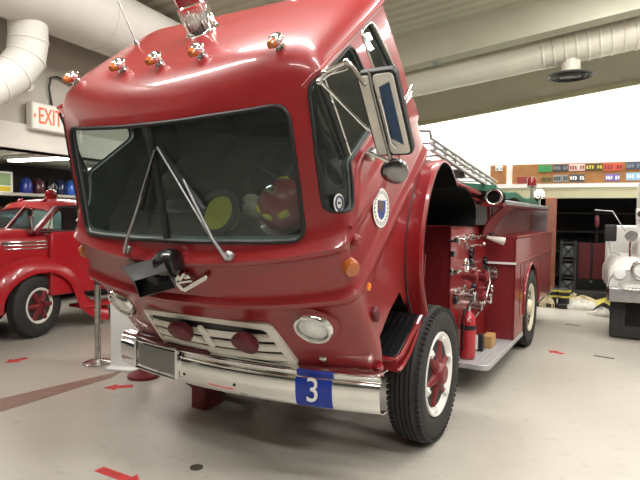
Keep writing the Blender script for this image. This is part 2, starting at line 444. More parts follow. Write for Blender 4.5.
for s in (1, -1):
    # side glass in rubber
    for poly, gm in ((SW, 'side_glass'), (QW, 'quarter_glass')):
        g = MB(CAB); n = len(poly); ctr = sum((Vector(p) for p in poly), Vector((0, 0)))/n
        big = [Vector(p)+(Vector(p)-ctr).normalized()*.012 for p in poly]
        vs = [(s*(sx(p.x, p.y)-.022), p.x, p.y) for p in big]+[(s*(sx(p.x, p.y)-.028), p.x, p.y) for p in big]
        g.add(vs, [tuple(range(n)), tuple(range(2*n-1, n-1, -1))]+[(i, (i+1) % n, n+(i+1) % n, n+i) for i in range(n)])
        if not (poly is SW and s == -1):
            g.build('side_window' if poly is SW else 'quarter_window', gm, cab, 0)
        MB(CAB).tube([(s*(sx(y, z)-.004), y, z) for y, z in dense(poly, .05)], .010, 8, True).build('window_seal', 'rubber_seal' if poly is SW else 'chrome_worn', cab)
    # vent-wing division: black bar with a chrome bead
    MB(CAB).tube([(s*(side_x(z)-.012), .505+(z-1.70)*.10, z) for z in (1.70, 1.5, 1.27)], .013, 6).build('vent_bar', 'rubber_seal', cab)
    MB(CAB).tube([(s*(side_x(z)+.006), .53+(z-1.70)*.12, z) for z in (1.70, 1.5, 1.27)], .007, 6).build('vent_trim', 'chrome', cab)
    # roof gutter
    pts = [(s*(side_x(1.725)+.008), .34+.02*k, 1.70+.016*min(k, 2)) for k in range(3)]
    pts = [(s*(side_x(1.73)+.006), y, 1.73) for y in [.52+.1*k for k in range(11)]]
    y0 = front_y(s*.93, 1.7); pts = [(s*.93, y0-.004, 1.68), (s*.985, front_y(s*.985, 1.71)+.0, 1.715)]+pts
    MB(CAB).tube(pts, .012, 8).build('roof_gutter', 'red', cab)
    # belt ridge falling from the rear to the front corner
    MB(CAB).tube([(s*(side_x(1.0)+.0), .20, 1.0), (s*(side_x(1.07)-.004), .33, 1.02), (s*(side_x(1.15)-.006), .50, 1.16), (s*(side_x(1.19)-.004), .62, 1.185), (s*(side_x(1.19)-.004), 1.05, 1.19)], [.016, .024, .022, .018, .012], 8).build('belt_moulding', 'red', cab)
    # diagonal pressed rib on the side
    MB(CAB).tube([(s*(1.094), .12, .61), (s*1.092, .30, .62), (s*1.088, .46, .63), (s*1.086, .75, .66), (s*1.085, 1.02, .70)], [.010, .016, .014, .010, .004], 8).build('side_rib', 'red', cab)
    MB(CAB).tube([(s*(side_x(z)-.001), y, z) for y, z in [(1.045, 1.715), (1.045, 1.3), (1.045, .98), (1.0, .74)]], .0028, 6).build('door_seam', 'rubber_seal', cab)
    # wheel-arch flare (bell lip)
    prof = [(1.070, .018), (1.088, .018), (1.12, .014), (1.16, .018), (1.19, .026), (1.208, .018), (1.210, .0), (1.195, -.010), (1.14, -.008), (1.07, -.008)]
    N = len(ARCH); fine = []
    for i in range(N-1):
        for k in range(4): fine.append(Vector(ARCH[i]).lerp(Vector(ARCH[i+1]), k/4))
    fine.append(Vector(ARCH[-1]))
    for _ in range(3): fine = [fine[0]]+[(fine[i-1]+fine[i]*2+fine[i+1])/4 for i in range(1, len(fine)-1)]+[fine[-1]]
    rows = []
    for i, p in enumerate(fine):
        d = (fine[min(i+1, len(fine)-1)]-fine[max(i-1, 0)]).normalized(); nn = Vector((-d.y, d.x)); tp = (1-.5*max(0, (i-22)/(len(fine)-23)))*min(1, .35+i*.12)
        rows.append([(s*x, p.x+nn.x*r*tp, p.y+nn.y*r*tp) for x, r in prof])
    MB(CAB).grid(rows+[]).build('arch_flare', 'red', cab)
    MB(CAB).tube([(s*1.090, r[0][1], r[0][2]) for r in rows], .007, 6).build('flare_welt', 'rubber_seal', cab)
    # black wheelhouse liner inside the arch with its drooping rear flap
    lp = [tuple(p) for p in fine]+[(1.82, .13), (1.94, .03), (2.06, -.11), (2.14, -.25), (2.15, -.35), (2.10, -.42), (2.02, -.45)]
    MB(CAB).sheet([[(s*x, y, z) for (y, z) in lp] for x in (.46, .8, 1.21)], .014*s).build('wheelhouse_liner', 'liner', cab, 30)
    MB(CAB).prism([p for p in lp]+[(.56, -.30)], (s*.44, s*.47), 'X').build('wheelhouse_wall', 'liner', cab, 30)
# A-pillar grab handle knobs and small hardware on the driver's side
MB(CAB).lathe([(0, .035), (.03, .033), (.05, .022), (.055, 0)], (1.085, .215, .905), (1, -.3, 0), 16).build('door_button', 'red', cab)
MB(CAB).box((1.125, .61, 1.19), (.06, .09, .05), bev=.015).build('mirror_foot', 'chrome_worn', cab)
# oval seal decal
c0 = at(CAB, 381, 208, 'X', 1.092); Dm = CAB @ frame3((1.092, c0.y, c0.z), (0, .7880, -.6157), (0, .6157, .7880))
d = MB(Dm); n = 32; d.prism([(.122*cos(2*pi*k/n), .118*sin(2*pi*k/n)) for k in range(n)], (0, .003), 'Z'); dec = d.build('door_decal', 'white_enamel', cab)
d = MB(Dm); d.tube([(.106*cos(2*pi*k/n), .102*sin(2*pi*k/n), .003) for k in range(n)], .0022, 4, True)
for k in range(22):
    a = 2*pi*k/22; d.box((.094*cos(a), .09*sin(a), .0035), (.012, .009, .002))
d.build('decal_ring', 'plate_grey', cab)
MB(Dm).prism([(-.058, .045), (.058, .045), (.058, -.02), (.035, -.055), (0, -.07), (-.035, -.055), (-.058, -.02)], (.003, .005), 'Z').build('decal_shield', 'decal_blue', cab)
MB(Dm).prism([(-.052, .040), (.018, .040), (.018, -.025), (-.052, -.01)], (.005, .006), 'Z').build('decal_shield_field', 'decal_brown', cab)
# vent sticker
c1 = at(CAB, 340, 203, 'X', 1.055); Vm = CAB @ frame3((sx(c1.y, c1.z)-.018, c1.y, c1.z), (0, .788, -.6157), (0, .6157, .788))
MB(Vm).prism([(.058*cos(2*pi*k/20), .050*sin(2*pi*k/20)) for k in range(20)], (0, .002), 'Z').build('vent_sticker', 'white_enamel', cab)
g = MB(Vm); g.tube([(.040*cos(2*pi*k/20), .034*sin(2*pi*k/20), .003) for k in range(20)], .006, 6, True); g.box((0, 0, .003), (.03, .012, .003)); g.build('sticker_crest', 'plate_navy', cab)
# rear-quarter badge
g = MB(CAB); a = Vector((1.082, 1.40, 1.12)); 
g.box((1.085, 1.44, 1.15), (.012, .20, .022), bev=.005); g.box((1.085, 1.44, 1.115), (.012, .16, .022), bev=.005); g.build('quarter_badge', 'chrome', cab)
# dashboard, seats, steering wheel, engine cover inside
MB(CAB).box((0, .26, .88), (1.75, .30, .14), bev=.04).build('dashboard', 'black', cab)
for x in (-.58, .58):
    g = MB(CAB); g.box((x, .98, .86), (.56, .5, .16), bev=.05); g.box((x, 1.28, 1.2), (.52, .14, .62), bev=.05)
    g.build('seat', 'seat_vinyl', cab)
MB(CAB).box((0, 1.0, .88), (.44, .9, .34), bev=.08).build('engine_cover', 'black', cab)
g = MB(CAB); sw = CAB @ frame3((.55, .50, 1.10), (1, 0, 0), (0, .55, .83))
g2 = MB(sw); g2.tube([(.22*cos(2*pi*k/28), .22*sin(2*pi*k/28), 0) for k in range(28)], .013, 8, True)
for k in range(3): a = 2*pi*k/3+.5; g2.tube([(0, 0, -.02), (.22*cos(a), .22*sin(a), 0)], .009, 6)
g2.cyl((0, 0, -.35), (0, 0, 0), .028); g2.build('steering_wheel', 'black', cab)

# ---- grille
def fpt(x, z, off=0.): return (x, front_y(x, z)-off, z)
G = [(-.59, .075), (.59, .075), (.53, .487), (-.53, .487)]
gr = MB(CAB); out = roundpoly(G, .06, 5); inn = roundpoly([(-.54, .120), (.54, .120), (.492, .445), (-.492, .445)], .04, 5)
n = len(out); vs = []; fs = []
for ring, off in ((out, .0), (out, .026), (inn, .030), (inn, -.03)): vs += [fpt(x, z, off) for x, z in ring]
for k in range(3):
    for i in range(n): fs.append((k*n+i, k*n+(i+1) % n, (k+1)*n+(i+1) % n, (k+1)*n+i))
gr.add(vs, fs); gro = gr.build('grille', 'cream', eng)
# flat black sheet painting in the shade between slats, then the slats
MB(CAB).grid([[fpt(x*(.545-.05*t), .115+.335*t, .006) for x in [-1+.125*i for i in range(17)]] for t in (0, .25, .5, .75, 1)]).build('grille_gap_shade', 'black', gro)
for zc, h in ((.352, .050), (.252, .050), (.158, .05)):
    hwz = lambda z: .538-.045*(z-.125)/.305
    g = MB(CAB); xs = [-1+2*i/20 for i in range(21)]
    g.sheet([[fpt(x*hwz(zc), z, o) for x in xs] for z, o in ((zc-h/2, .022), (zc-h/6, .024), (zc+h/3, .014), (zc+h/2, .008))], .006)
    g.build('grille_slat', 'cream', gro)
MB(CAB).bar(fpt(0, .235, .04), fpt(0, .435, .04), .035, .02, (0, -1, 0)).build('grille_bar', 'cream', gro)
# ---- fog lamps with maroon covers
for (px, py) in ((243, 345), (178.5, 333)):
    p = at(CAB, px, py, 'Y', -.20)
    g = MB(CAB); g.lathe([(0, .03), (.02, .07), (.05, .088), (.075, .090), (.085, .082), (.090, .05), (.092, 0)], (p.x, -.12, p.z), (0, -1, -.15), 24)
    fo = g.build('fog_lamp', 'maroon', eng); MB(CAB).tube([(p.x, -.06, p.z-.08), (p.x, -.15, p.z-.03)], .012).build('lamp_bracket', 'dark_metal', fo)
# ---- headlights
for px, py, sg in ((312.5, 330, 1), (124.7, 303, -1)):
    p = surf(px, py, .03); x = abs(p.x); p = Vector((sg*.80, front_y(.80, .445), .445))
    ax = Vector((sg*.12, -1, .0))
    g = MB(CAB); g.lathe([(-.02, .125), (.03, .122), (.045, .112), (.045, .098), (.015, .093)], p, ax, 32); h = g.build('headlight', 'chrome', eng)
    MB(CAB).lathe([(.0, .095), (.03, .085), (.045, .055), (.052, 0)], p, ax, 28).build('headlight_lens', 'lens_clear', h)
    MB(CAB).lathe([(-.015, .155), (.010, .148), (.015, .125)], p, ax, 32).build('headlight_bezel', 'red', h)
    # turn signals on the corner
    q = Vector((sg*1.045, .135, .80)); ax = Vector((sg*.80, -.60, 0))
    g = MB(CAB); g.lathe([(-.04, .035), (.015, .045), (.025, .050)], q, ax, 20); t = g.build('turn_signal', 'chrome_worn', eng)
    MB(CAB).lathe([(.025, .050), (.05, .050), (.075, .042), (.085, .0)], q, ax, 20).build('turn_signal_lens', 'amber_dim', t)
p = at(CAB, 369, 287, 'X', 1.095); MB(CAB).lathe([(0, .026), (.006, .024), (.012, .014), (.013, 0)], (1.092, p.y, p.z), (1, 0, 0), 20).build('side_reflector', 'amber', eng)
# small hardware on the lower panel
p = surf(323, 358, .0); MB(CAB).lathe([(0, .030), (.012, .028), (.02, .018), (.022, 0)], (p.x, p.y, p.z), (0, -1, -.3), 16).build('cab_lock_button', 'chrome_worn', eng)
p = at(CAB, 373, 314, 'X', 1.085); MB(CAB).box((1.10, p.y, p.z), (.04, .06, .09), bev=.015).build('cab_latch', 'maroon', eng)
MB(CAB).lathe([(0, .03), (.05, .024), (.11, .004)], (1.06, .07, .02), (.15, -.1, -1), 10).build('latch_pin', 'red', eng)
# ---- wipers
for pv, tip, mid in (((126.5, 250), (154.5, 150), (141, 197)), ((228.5, 257), (157, 147), (183, 179))):
    a = surf(*pv, .02); b = surf(*tip, .03); m = surf(*mid, .05)
    g = MB(CAB); g.lathe([(0, .032), (.02, .030), (.035, .018), (.04, 0)], (a.x, a.y+.02, a.z), (0, -1, -.1), 14)
    w = g.build('wiper', 'steel', eng)
    MB(CAB).tube([a+Vector((0, -.02, 0)), a.lerp(m, .3)+Vector((0, -.035, 0)), m], [.013, .010, .006], 8).build('wiper_arm', 'steel', w)
    k0 = b; k1 = b.lerp(a, .50); k1.y = front_y(k1.x, k1.z)-.03
    MB(CAB).bar(a.lerp(b, .25)+Vector((0, -.03, 0)), b, .006, .008, (0, -1, 0)).build('wiper_link', 'steel', w)
    ba = surf(*tip, .012); bb = a.lerp(b, .42); bb.y = front_y(bb.x, bb.z)-.012
    MB(CAB).bar(ba, bb+Vector((.03 if tip[0] > 156 else .03, 0, 0)), .012, .024, (0, -1, 0)).build('wiper_blade', 'rubber_seal', w)
# ---- roof: clearance lights, beacon, aerial
for px, py in ((70, 80), (117, 70), (153, 63), (194, 55), (275, 47)):
    x = {70: -.80, 117: -.31, 153: 0, 194: .31, 275: .80}[px]
    p = at(CAB, px, py, 'X', x); zz = p.z; yy = p.y
    # stand on the roof skin
    best = min([z0/1000 for z0 in range(1700, 1900, 3)], key=lambda z0: abs(front_y(x, z0)-(yy+.05)))
    base = Vector((x, front_y(x, best), best))
    g = MB(CAB); g.lathe([(-.01, .030), (.012, .030), (.02, .02)], base, (0, -.55, .83), 14); g.lathe([(0, .012), (.03, .032), (.075, .034), (.10, .022), (.115, 0)], base+Vector((0, .035, .045)), (0, -1, .0), 18)
    ml = g.build('marker_light', 'chrome', eng)
    MB(CAB).lathe([(-.002, .028), (.025, .026), (.05, .018), (.06, 0)], base+Vector((0, -.035, .045)), (0, -1, -.0), 16).build('marker_lens', 'amber_dim', ml)
bc = Vector((0, 1.03, 1.885)); g = MB(CAB); prof = [(0, .105), (.015, .112), (.03, .10), (.17, .096), (.18, .10), (.19, .09)]
g.lathe(prof, bc, (0, 0, 1), 28)
for k in range(28):
    a = 2*pi*k/28; g.box((bc.x+.0965*cos(a), bc.y+.0965*sin(a), bc.z+.10), (.006, .006, .13))
be = g.build('roof_beacon', 'chrome', eng)
MB(CAB).lathe([(.185, .092), (.26, .092), (.36, .085), (.41, .06), (.43, 0)], bc, (0, 0, 1), 24).build('beacon_dome', 'red_lens', be)
ab = at(CAB, 138, 46, 'Z', 1.875)
g = MB(CAB); g.lathe([(0, .02), (.02, .018), (.05, .006)], ab, (0, 0, 1), 12)
t1 = ab+Vector((0, .05, .05)); Mi = CAB.inverted(); tip = at(CAB, 100, -40, 'X', -.62)
g.tube([ab+Vector((0, 0, .03)), ab.lerp(tip, .5), tip], [.005, .004, .002], 6); g.build('aerial', 'steel', eng)
# ---- door mirror on tubular arms
mc = Vector((1.335, .46, 1.495)); g = MB(CAB @ Matrix.Translation(mc))
rp = roundpoly([(-.098, -.225), (.098, -.225), (.098, .225), (-.098, .225)], .035, 5)
g.prism(rp, (-.012, .035), 'Y'); mi = g.build('side_mirror', 'black', eng, bevel=.006)
mm = CAB @ Matrix.Translation(mc)
MB(mm).prism(roundpoly([(-.086, -.212), (-.032, -.212), (-.032, .212), (-.086, .212)], .02, 4), (-.022, -.010), 'Y').build('mirror_face', 'cream', mi, bevel=.004)
MB(mm).prism(roundpoly([(-.018, -.212), (.086, -.212), (.086, .212), (-.018, .212)], .025, 4), (-.018, -.010), 'Y').build('mirror_shell', 'cream', mi, bevel=.004)
MB(mm).prism([(.006, -.12), (.062, -.16), (.062, .17), (.006, .15)], (-.021, -.017), 'Y').build('mirror_recess', 'mirror_blue', mi)
MB(mm).tube([(-.024, -.02, .23), (-.024, -.028, .15), (-.024, -.028, -.2), (-.024, -.02, -.26)], .009, 8).build('mirror_post', 'chrome_dark', mi)
MB(mm).tube([(.0, -.026, .10), (.004, -.03, .06), (.002, -.03, -.14), (.02, -.026, -.17)], .007, 8).build('mirror_stay', 'chrome', mi)
A1 = at(CAB, 319, 82, 'X', 1.07); A2 = at(CAB, 324, 73, 'X', 1.10); A3 = at(CAB, 346, 62, 'X', 1.20); A4 = at(CAB, 366, 86, 'X', 1.31)
MB(CAB).tube([A1, A2, A3, A3.lerp(A4, .12)+Vector((0.01, 0, 0)), A4], .011, 8).build('mirror_arm', 'chrome', mi)
MB(CAB).tube([A1+Vector((.0, .03, .0)), A2+Vector((.01, .035, -.02)), A3+Vector((.0, .0, -.03))], .009, 8).build('mirror_arm', 'chrome', mi)
MB(CAB).tube([A1+Vector((.005, .01, -.01)), at(CAB, 371, 133, 'X', 1.21)], .008, 8).build('mirror_brace', 'chrome', mi)
B1 = Vector((1.115, .61, 1.19)); MB(CAB).tube([B1, at(CAB, 368, 152, 'X', 1.22), (1.312, .435, 1.24)], .010, 8).build('mirror_arm', 'chrome_worn', mi)
for q in (A1, A2, A3): MB(CAB).ball(q, .017, 10).build('arm_clamp', 'chrome_worn', mi)
rc = Vector((1.315, .44, 1.185)); MB(CAB).lathe([(-.012, .07), (.012, .072), (.03, .055), (.038, .03), (.04, 0)], rc, (.2, -1, 0), 24).build('spot_mirror', 'chrome_dark', mi)
MB(CAB).tube([rc, (1.312, .445, 1.27)], .008, 8).build('spot_mirror_stem', 'dark_metal', mi)
# ---- siren horn
B0 = at(CAB, 120, 267, 'Y', -.11); B1 = at(CAB, 163, 256, 'Y', -.11)
bk = [B0, B1, B1+Vector((.0, .02, -.09)), B0+Vector((.02, .02, -.09))]
mth = [at(CAB, 134, 281, 'Y', -.25), at(CAB, 167, 271, 'Y', -.25), at(CAB, 176, 288, 'Y', -.21), at(CAB, 140, 298, 'Y', -.21)]
g = MB(CAB); rows = []
for k in range(8):
    t = k/7; rows.append([bk[i].lerp(mth[i], t)+Vector((0, 0, (.02 if i < 2 else -.02)*sin(pi*t))) for i in (0, 1, 2, 3, 0)])
g.sheet(rows, .006); g.add([tuple(v) for v in rows[0][:4]], [(0, 1, 2, 3)])
ho = g.build('siren_horn', 'horn_grey', eng, 30, bevel=.006)
g = MB(CAB); g.lathe([(0, .05), (.01, .07), (.03, .078), (.10, .078), (.13, .064), (.14, .04)], at(CAB, 160, 264, 'Y', -.15), (.95, .15, .12), 24); g.build('horn_driver', 'black_gloss', ho)
MB(CAB).bar((-.05, -.07, .86), (-.08, -.20, .90), .12, .05).build('horn_bracket', 'black', ho)
# ---- V emblem
g = MB(CAB)
for a, b, w in (((176, 281), (184, 290), .034), ((184, 290), (206, 277), .030)):
    g.bar(surf(*a, .03), surf(*b, .03), w, .02, (0, -1, 0))
g.ball(surf(206, 276.5, .03), .013, 10)
for k in range(3):
    g.bar(surf(175+5*k, 282-2.2*k, .03), surf(180+5*k, 274.5-1.5*k, .03) if k < 2 else surf(190, 272+4, .03), .022, .02, (0, -1, 0))
g.bar(surf(173.5, 277.5, .03), surf(189, 275.5, .03), .02, .02, (0, -1, 0)); g.bar(surf(176, 282.5, .03), surf(192, 280, .03), .02, .02, (0, -1, 0))
g.build('hood_emblem', 'chrome', eng, bevel=.003)

# ---- front bumper: bowed chrome channel
def bumper_y(x): return -1.245+.13*x*x
prof = [(.10, .77), (.02, .772), (-.002, .765), (-.012, .750), (-.004, .738), (-.002, .722), (-.018, .712), (-.024, .690), (-.022, .62), (-.014, .565), (.0, .535), (.03, .520), (.10, .518)]
rows = [[(x, bumper_y(x)+dy, z) for dy, z in prof] for x in [-1.117+2.234*i/40 for i in range(41)]]
g = MB(); g.sheet(rows, .006); bu = g.build('bumper', 'chrome', eng, 50)
# blue number plate wrapped on its face
rows = [[(x, bumper_y(x)+dy-.010, z) for dy, z in prof[2:12]] for x in (.60, .66, .72, .78, .835)]
g = MB(); g.sheet(rows, -.003); pl = g.build('number_plate', 'plate_blue', bu)
xx = .716; T = frame3((xx, bumper_y(xx)-.040, .640), (1, .26*xx, 0), (0, 0, 1))
bpy.context.view_layer.update()
text('numeral', '3', .215, T, 'white', pl, .003, font_sx=.9)
# registration-plate guard and fittings
x0, x1 = -.86, -.36
g = MB(); 
for xa in (x0, x1): g.bar((xa, bumper_y(xa)-.04, .555), (xa, bumper_y(xa)-.04, .765), .022, .02, (0, -1, 0))
for z in (.555, .765): g.tube([(x, bumper_y(x)-.04, z) for x in [x0+(x1-x0)*k/6 for k in range(7)]], .011, 8)
g.build('plate_guard', 'chrome', bu)
g = MB(); g.sheet([[(x, bumper_y(x)-.03, z) for x in [x0+.02+(x1-x0-.04)*k/6 for k in range(7)]] for z in (.58, .66, .74)], .004); g.build('plate_holder', 'chrome_dark', bu)
for x, z in ((-.30, .60), (-.62, .535), (.15, .60)): MB().lathe([(0, .012), (.012, .010), (.014, 0)], (x, bumper_y(x)-.018, z), (0, -1, 0), 10).build('bumper_bolt', 'dark_metal', bu)
g = MB(); g.box((-.30, bumper_y(-.3)+.02, .782), (.42, .09, .02), bev=.008); g.build('bumper_tread', 'maroon', bu)
for sg in (-1, 1):
    g = MB(); g.bar((sg*.42, -1.16, .62), (sg*.42, -.7, .62), .08, .14); g.build('bumper_bracket', 'dark_metal', bu)
# ---- chassis: rails, engine, radiator, crossmembers, axles
g = MB(CH)
for sg in (-1, 1): g.box((sg*.42, 2.2, .60), (.08, 5.9, .22))
for y in (-.68, .9, 3.0, 5.0): g.box((0, y, .60), (.84, .10, .16))
cf = g.build('chassis_frame', 'dark_metal', eng)
g = MB(CH); g.box((0, -.05, .92), (.62, .95, .66), bev=.05); g.cyl((0, -.55, .95), (0, -.62, .95), .24, n=24); g.box((0, -.72, .92), (.72, .08, .58))
g.cyl((.22, -.3, 1.28), (.22, .3, 1.28), .07); g.cyl((-.22, -.3, 1.28), (-.22, .3, 1.28), .07); g.cyl((0, .05, 1.25), (0, .05, 1.42), .17)
g.build('engine_block', 'dark_metal', eng)
g = MB(CH); g.cyl((-.95, 0, .52), (.95, 0, .52), .06); g.cyl((-.95, 3.58, .52), (.95, 3.58, .52), .09); g.ball((0, 3.58, .52), .22); g.build('axle', 'dark_metal', eng)
# inner splash panels between step and engine
for sg in (-1, 1):
    g = MB(CH); g.box((sg*.70, -.45, .86), (.02, 1.1, .50)); g.build('splash_panel', 'maroon', eng)
# ---- stepped front fender fixed to the chassis beside the tilted cab (tread plate in a red rim)
for sg in (-1, 1):
    p0, p1 = Vector((0, -.78, .80)), Vector((0, -.33, 1.03))
    dv = (p1-p0).normalized(); up = Vector((0, -dv.z, dv.y))
    T = CH @ frame3((sg*.93, (p0.y+p1.y)/2, (p0.z+p1.z)/2), (1, 0, 0), dv)
    L = (p1-p0).length
    g = MB(T); g.prism(roundpoly([(-.20, -L/2), (.19, -L/2), (.19, L/2), (-.20, L/2)], [.01, .06, .02, .01] if sg > 0 else [.06, .01, .01, .02], 5), (-.03, .008), 'Z')
    tr = g.build('fender_step', 'tread', eng, bevel=.006)
    g = MB(T)
    for k in range(7): g.box((-.15+.045*k, 0, .010), (.016, L-.08, .008))
    g.build('step_rib', 'tread', tr)
    g = MB(CH)
    e = .155*sg
    xo = sg*1.135
    prof = [(-.815, .80), (-.80, .72), (-.74, .70), (-.66, .72), (-.54, .78), (-.44, .86), (-.36, .95), (-.325, 1.035)]
    g.sheet([[(sg*.72, y, z) for y, z in prof], [(sg*1.0, y, z) for y, z in prof], [(sg*1.12, y, z) for y, z in prof], [(xo, y+.0, z+.012) for y, z in prof]], -.02*sg)
    g.build('fender_skirt', 'red', tr)
    g = MB(CH); g.tube([(sg*.74, -.815, .80), (sg*1.08, -.815, .80), (sg*1.12, -.79, .795), (sg*1.135, -.74, .815), (sg*1.135, -.335, 1.035)], .017, 8); g.build('fender_rim', 'red', tr)
    # rear leg of the fender that rises to the body
    g = MB(CH); g.sheet([[(sg*x, -.33+.02*k, 1.03+.14*k) for x in (.74, .9, 1.05, 1.13)] for k in range(4)], .02); g.build('fender_leg', 'red_dull_shade', tr)

# ---- wheels
def wheel(x, y, r, w, sg, rim_m, spoke, dual=False):
    """x is the outer face; axis along +-X"""
    root = MB(CH); o = Vector((x, y, r)); ax = Vector((-sg, 0, 0))
    # tyre: profile (depth from outer face, radius)
    P = [(.045, r*.60), (.012, r*.66), (.0, r*.76), (.004, r*.88), (.022, r*.945), (.040, r*.965)]
    mid = []; n = 5; z0, z1 = .040, w-.040
    for k in range(n):
        a = z0+(z1-z0)*k/n; b = z0+(z1-z0)*(k+1)/n
        mid += [(a+.004, r*.985 if k in (0, n-1) else r*1.0), (b-.008, r*1.0 if k not in (n-1,) else r*.985), (b-.005, r*.962), (b-.001, r*.962)]
    P += mid+[(w-.022, r*.945), (w-.004, r*.88), (w, r*.76), (w-.012, r*.66), (w-.045, r*.60)]
    root.lathe(P, o, ax, 64)
    for k in range(72):
        a = 2*pi*k/72; c = Vector((0, cos(a), sin(a))); t = Vector((0, -sin(a), cos(a)))
        for dd in (.030, w-.030):
            p = o+ax*dd+c*(r*.948); T = frame3(p, t, ax); root.box((0, 0, 0), (r*.05, .046, .024), T)
    wh = root.build('wheel', 'rubber', eng, 32)
    R = r*.60
    g = MB(CH); g.lathe([(w*.8, R*.80), (w*.75, R*.98), (.05, R*1.0), (.022, R*1.03), (.012, R*1.01), (.016, R*.95), (.03, R*.88), (.05, R*.80), (.10, R*.78)], o, ax, 48)
    rim = g.build('wheel_rim', rim_m, wh)
    if spoke:
        g = MB(CH); g.lathe([(-.03, 0), (-.03, R*.20), (-.015, R*.26), (.03, R*.30), (.10, R*.38), (.14, R*.40)], o, ax, 24)
        for k in range(6):
            a = 2*pi*k/6+.25; c = Vector((0, cos(a), sin(a)))
            g.tube([o+ax*.04+c*R*.2, o+ax*.05+c*R*.55, o+ax*.06+c*R*.86], [R*.15, R*.09, R*.11], 8)
        g.build('wheel_spokes', 'red_dull_shade', wh)
        for k in range(6):
            g = MB(CH); a = 2*pi*k/6+.25; c = Vector((0, cos(a), sin(a))); p = o+ax*.03+c*R*.86
            g.box((0, 0, 0), (.05, .04, .04), frame3(p, Vector((0, -sin(a), cos(a))), ax)); g.cyl(p-ax*.03, p, .014, n=6)
            g.build('rim_clamp', rim_m, wh)
        MB(CH).lathe([(.12, R*.8), (.125, 0)], o, ax, 24).build('brake_drum', 'black', wh)
    else:
        g = MB(CH); g.lathe([(.045, R*.86), (.06, R*.80), (.075, R*.55), (.06, R*.36), (.02, R*.33), (.0, R*.28), (-.01, 0)], o, ax, 36)
        for k in range(8): a = 2*pi*k/8; p = o+ax*.065+Vector((0, cos(a), sin(a)))*R*.5; g.cyl(p-ax*.03, p, .016, n=6)
        g.build('wheel_disc', rim_m, wh)
    return wh
wheel(1.19, -.03, .52, .25, 1, 'white_enamel', True); wheel(-1.165, -.03, .52, .25, -1, 'white_enamel', True)
wheel(1.285, 3.60, .52, .27, 1, 'wheel_cream', False); wheel(-1.285, 3.60, .52, .27, -1, 'wheel_cream', False)
wheel(.99, 3.60, .52, .27, 1, 'wheel_cream', False); wheel(-.99, 3.60, .52, .27, -1, 'wheel_cream', False)

# ---- pump body and rear body
PX = .93                      # pump panel plane
g = MB(CH); g.box((0, 1.0+.015, .98), (2*PX, .03, 1.29)); g.build('body_front_wall', 'red_dull_shade', eng)  # darker red than the pump panel, its shade put into the colour
for sg in (-1, 1):
    g = MB(CH); g.box((sg*(PX-.012), 1.72, .985), (.024, 1.44, 1.30)); pp = g.build('pump_panel', 'red', eng)
    if sg > 0: pump = pp
g = MB(CH); g.box((0, 1.72, 1.62), (2*PX, 1.44, .03)); g.build('pump_deck', 'red', eng)
BX = 1.27; Y0, Y1 = 2.42, 5.55
for sg in (-1, 1):
    # side with its round wheel opening
    wy, wr = 3.60, .60
    arc = [(wy+wr*cos(pi*k/18)*1.0, .52+wr*sin(pi*k/18)) for k in range(19)]
    poly = [(Y0, .305), (wy-wr, .305)] + list(reversed(arc)) + [(wy+wr, .50), (Y1, .50), (Y1, 1.49), (Y0, 1.49)]
    g = MB(CH); g.prism(poly, (sg*BX, sg*(BX-.025)), 'X'); bs = g.build('body_side', 'red', eng, 30, bevel=.006)
    g = MB(CH); g.box((sg*(BX-.20), Y0+.0125, .8975), (.40, .025, 1.185)); g.build('compartment_front', 'red_dull_shade', bs)
    g = MB(CH); g.tube([(sg*(BX+.005), Y0-.01, 1.195), (sg*(BX+.005), Y1, 1.195)], .014, 8); g.build('side_moulding', 'red', bs)
    g = MB(CH); g.tube([(sg*BX, Y0, 1.49), (sg*BX, Y1, 1.49)], .018, 8); g.build('top_moulding', 'red', bs)
    g = MB(CH)
    for y in (2.75, 3.0, 4.35): g.box((sg*(BX+.001), y, .85), (.006, .008, .64))
    g.build('door_gap', 'black', bs)
    g = MB(CH); g.tube([(sg*(BX+.004), wy+wr*cos(pi*k/24), .52+wr*sin(pi*k/24)) for k in range(25)], .016, 8); g.build('wheel_opening_rim', 'red', bs)
    g = MB(CH); g.sheet([[(sg*x, wy+(wr+.02)*cos(pi*k/18), .52+(wr+.02)*sin(pi*k/18)) for k in range(19)] for x in (.75, BX-.03)], .01*sg); g.build('wheel_well', 'black', bs)
    # hose-bed side with supports and top rail
    g = MB(CH); g.box((sg*.95, (Y0+Y1)/2, 1.70), (.03, Y1-Y0, .44)); hb = g.build('hose_bed_side', 'red_dull_shade', eng)
    g = MB(CH); g.box((sg*1.07, Y1-.02, 1.68), (.26, .03, .38)); g.build('rail_support', 'steel', hb)
    rows = [[(sg*(.99+.25*sin(pi/2*t)), y, 1.89-.40*(1-cos(pi/2*t))*0-.40*t) for t in (0, .2, .4, .6, .8, 1)] for y in (Y0-.6, Y0-.3, Y0)]
    rows = [[(sg*(1.22-.25*(1-(1-t)**2)), y, 1.87-.36*t) for t in (0, .2, .4, .6, .8, 1)] for y in (2.05, 2.3, 2.6)]
    g = MB(CH); g.sheet(rows, .015); g.build('hose_bed_wing', 'red_dull_shade', hb)
    g = MB(CH); g.box((sg*1.12, (1.85+5.35)/2, 1.86), (.22, 3.5, .035)); g.build('hose_rail', 'red', hb)
    g = MB(CH); g.box((sg*1.235, (1.95+5.35)/2, 1.885), (.03, 3.4, .05), bev=.008); g.build('rail_edge', 'steel', hb)
g = MB(CH); g.box((0, (Y0+Y1)/2, 1.49), (2*BX-.04, Y1-Y0, .03)); g.build('body_deck', 'red_dull_shade', eng)
g = MB(CH); g.box((0, Y1-.02, 1.0), (2*BX-.02, .03, 1.0)); g.build('body_rear', 'red_dull_shade', eng)
g = MB(CH); g.box((0, Y1+.18, .46), (2.5, .40, .05)); g.build('tailboard', 'steel', eng)
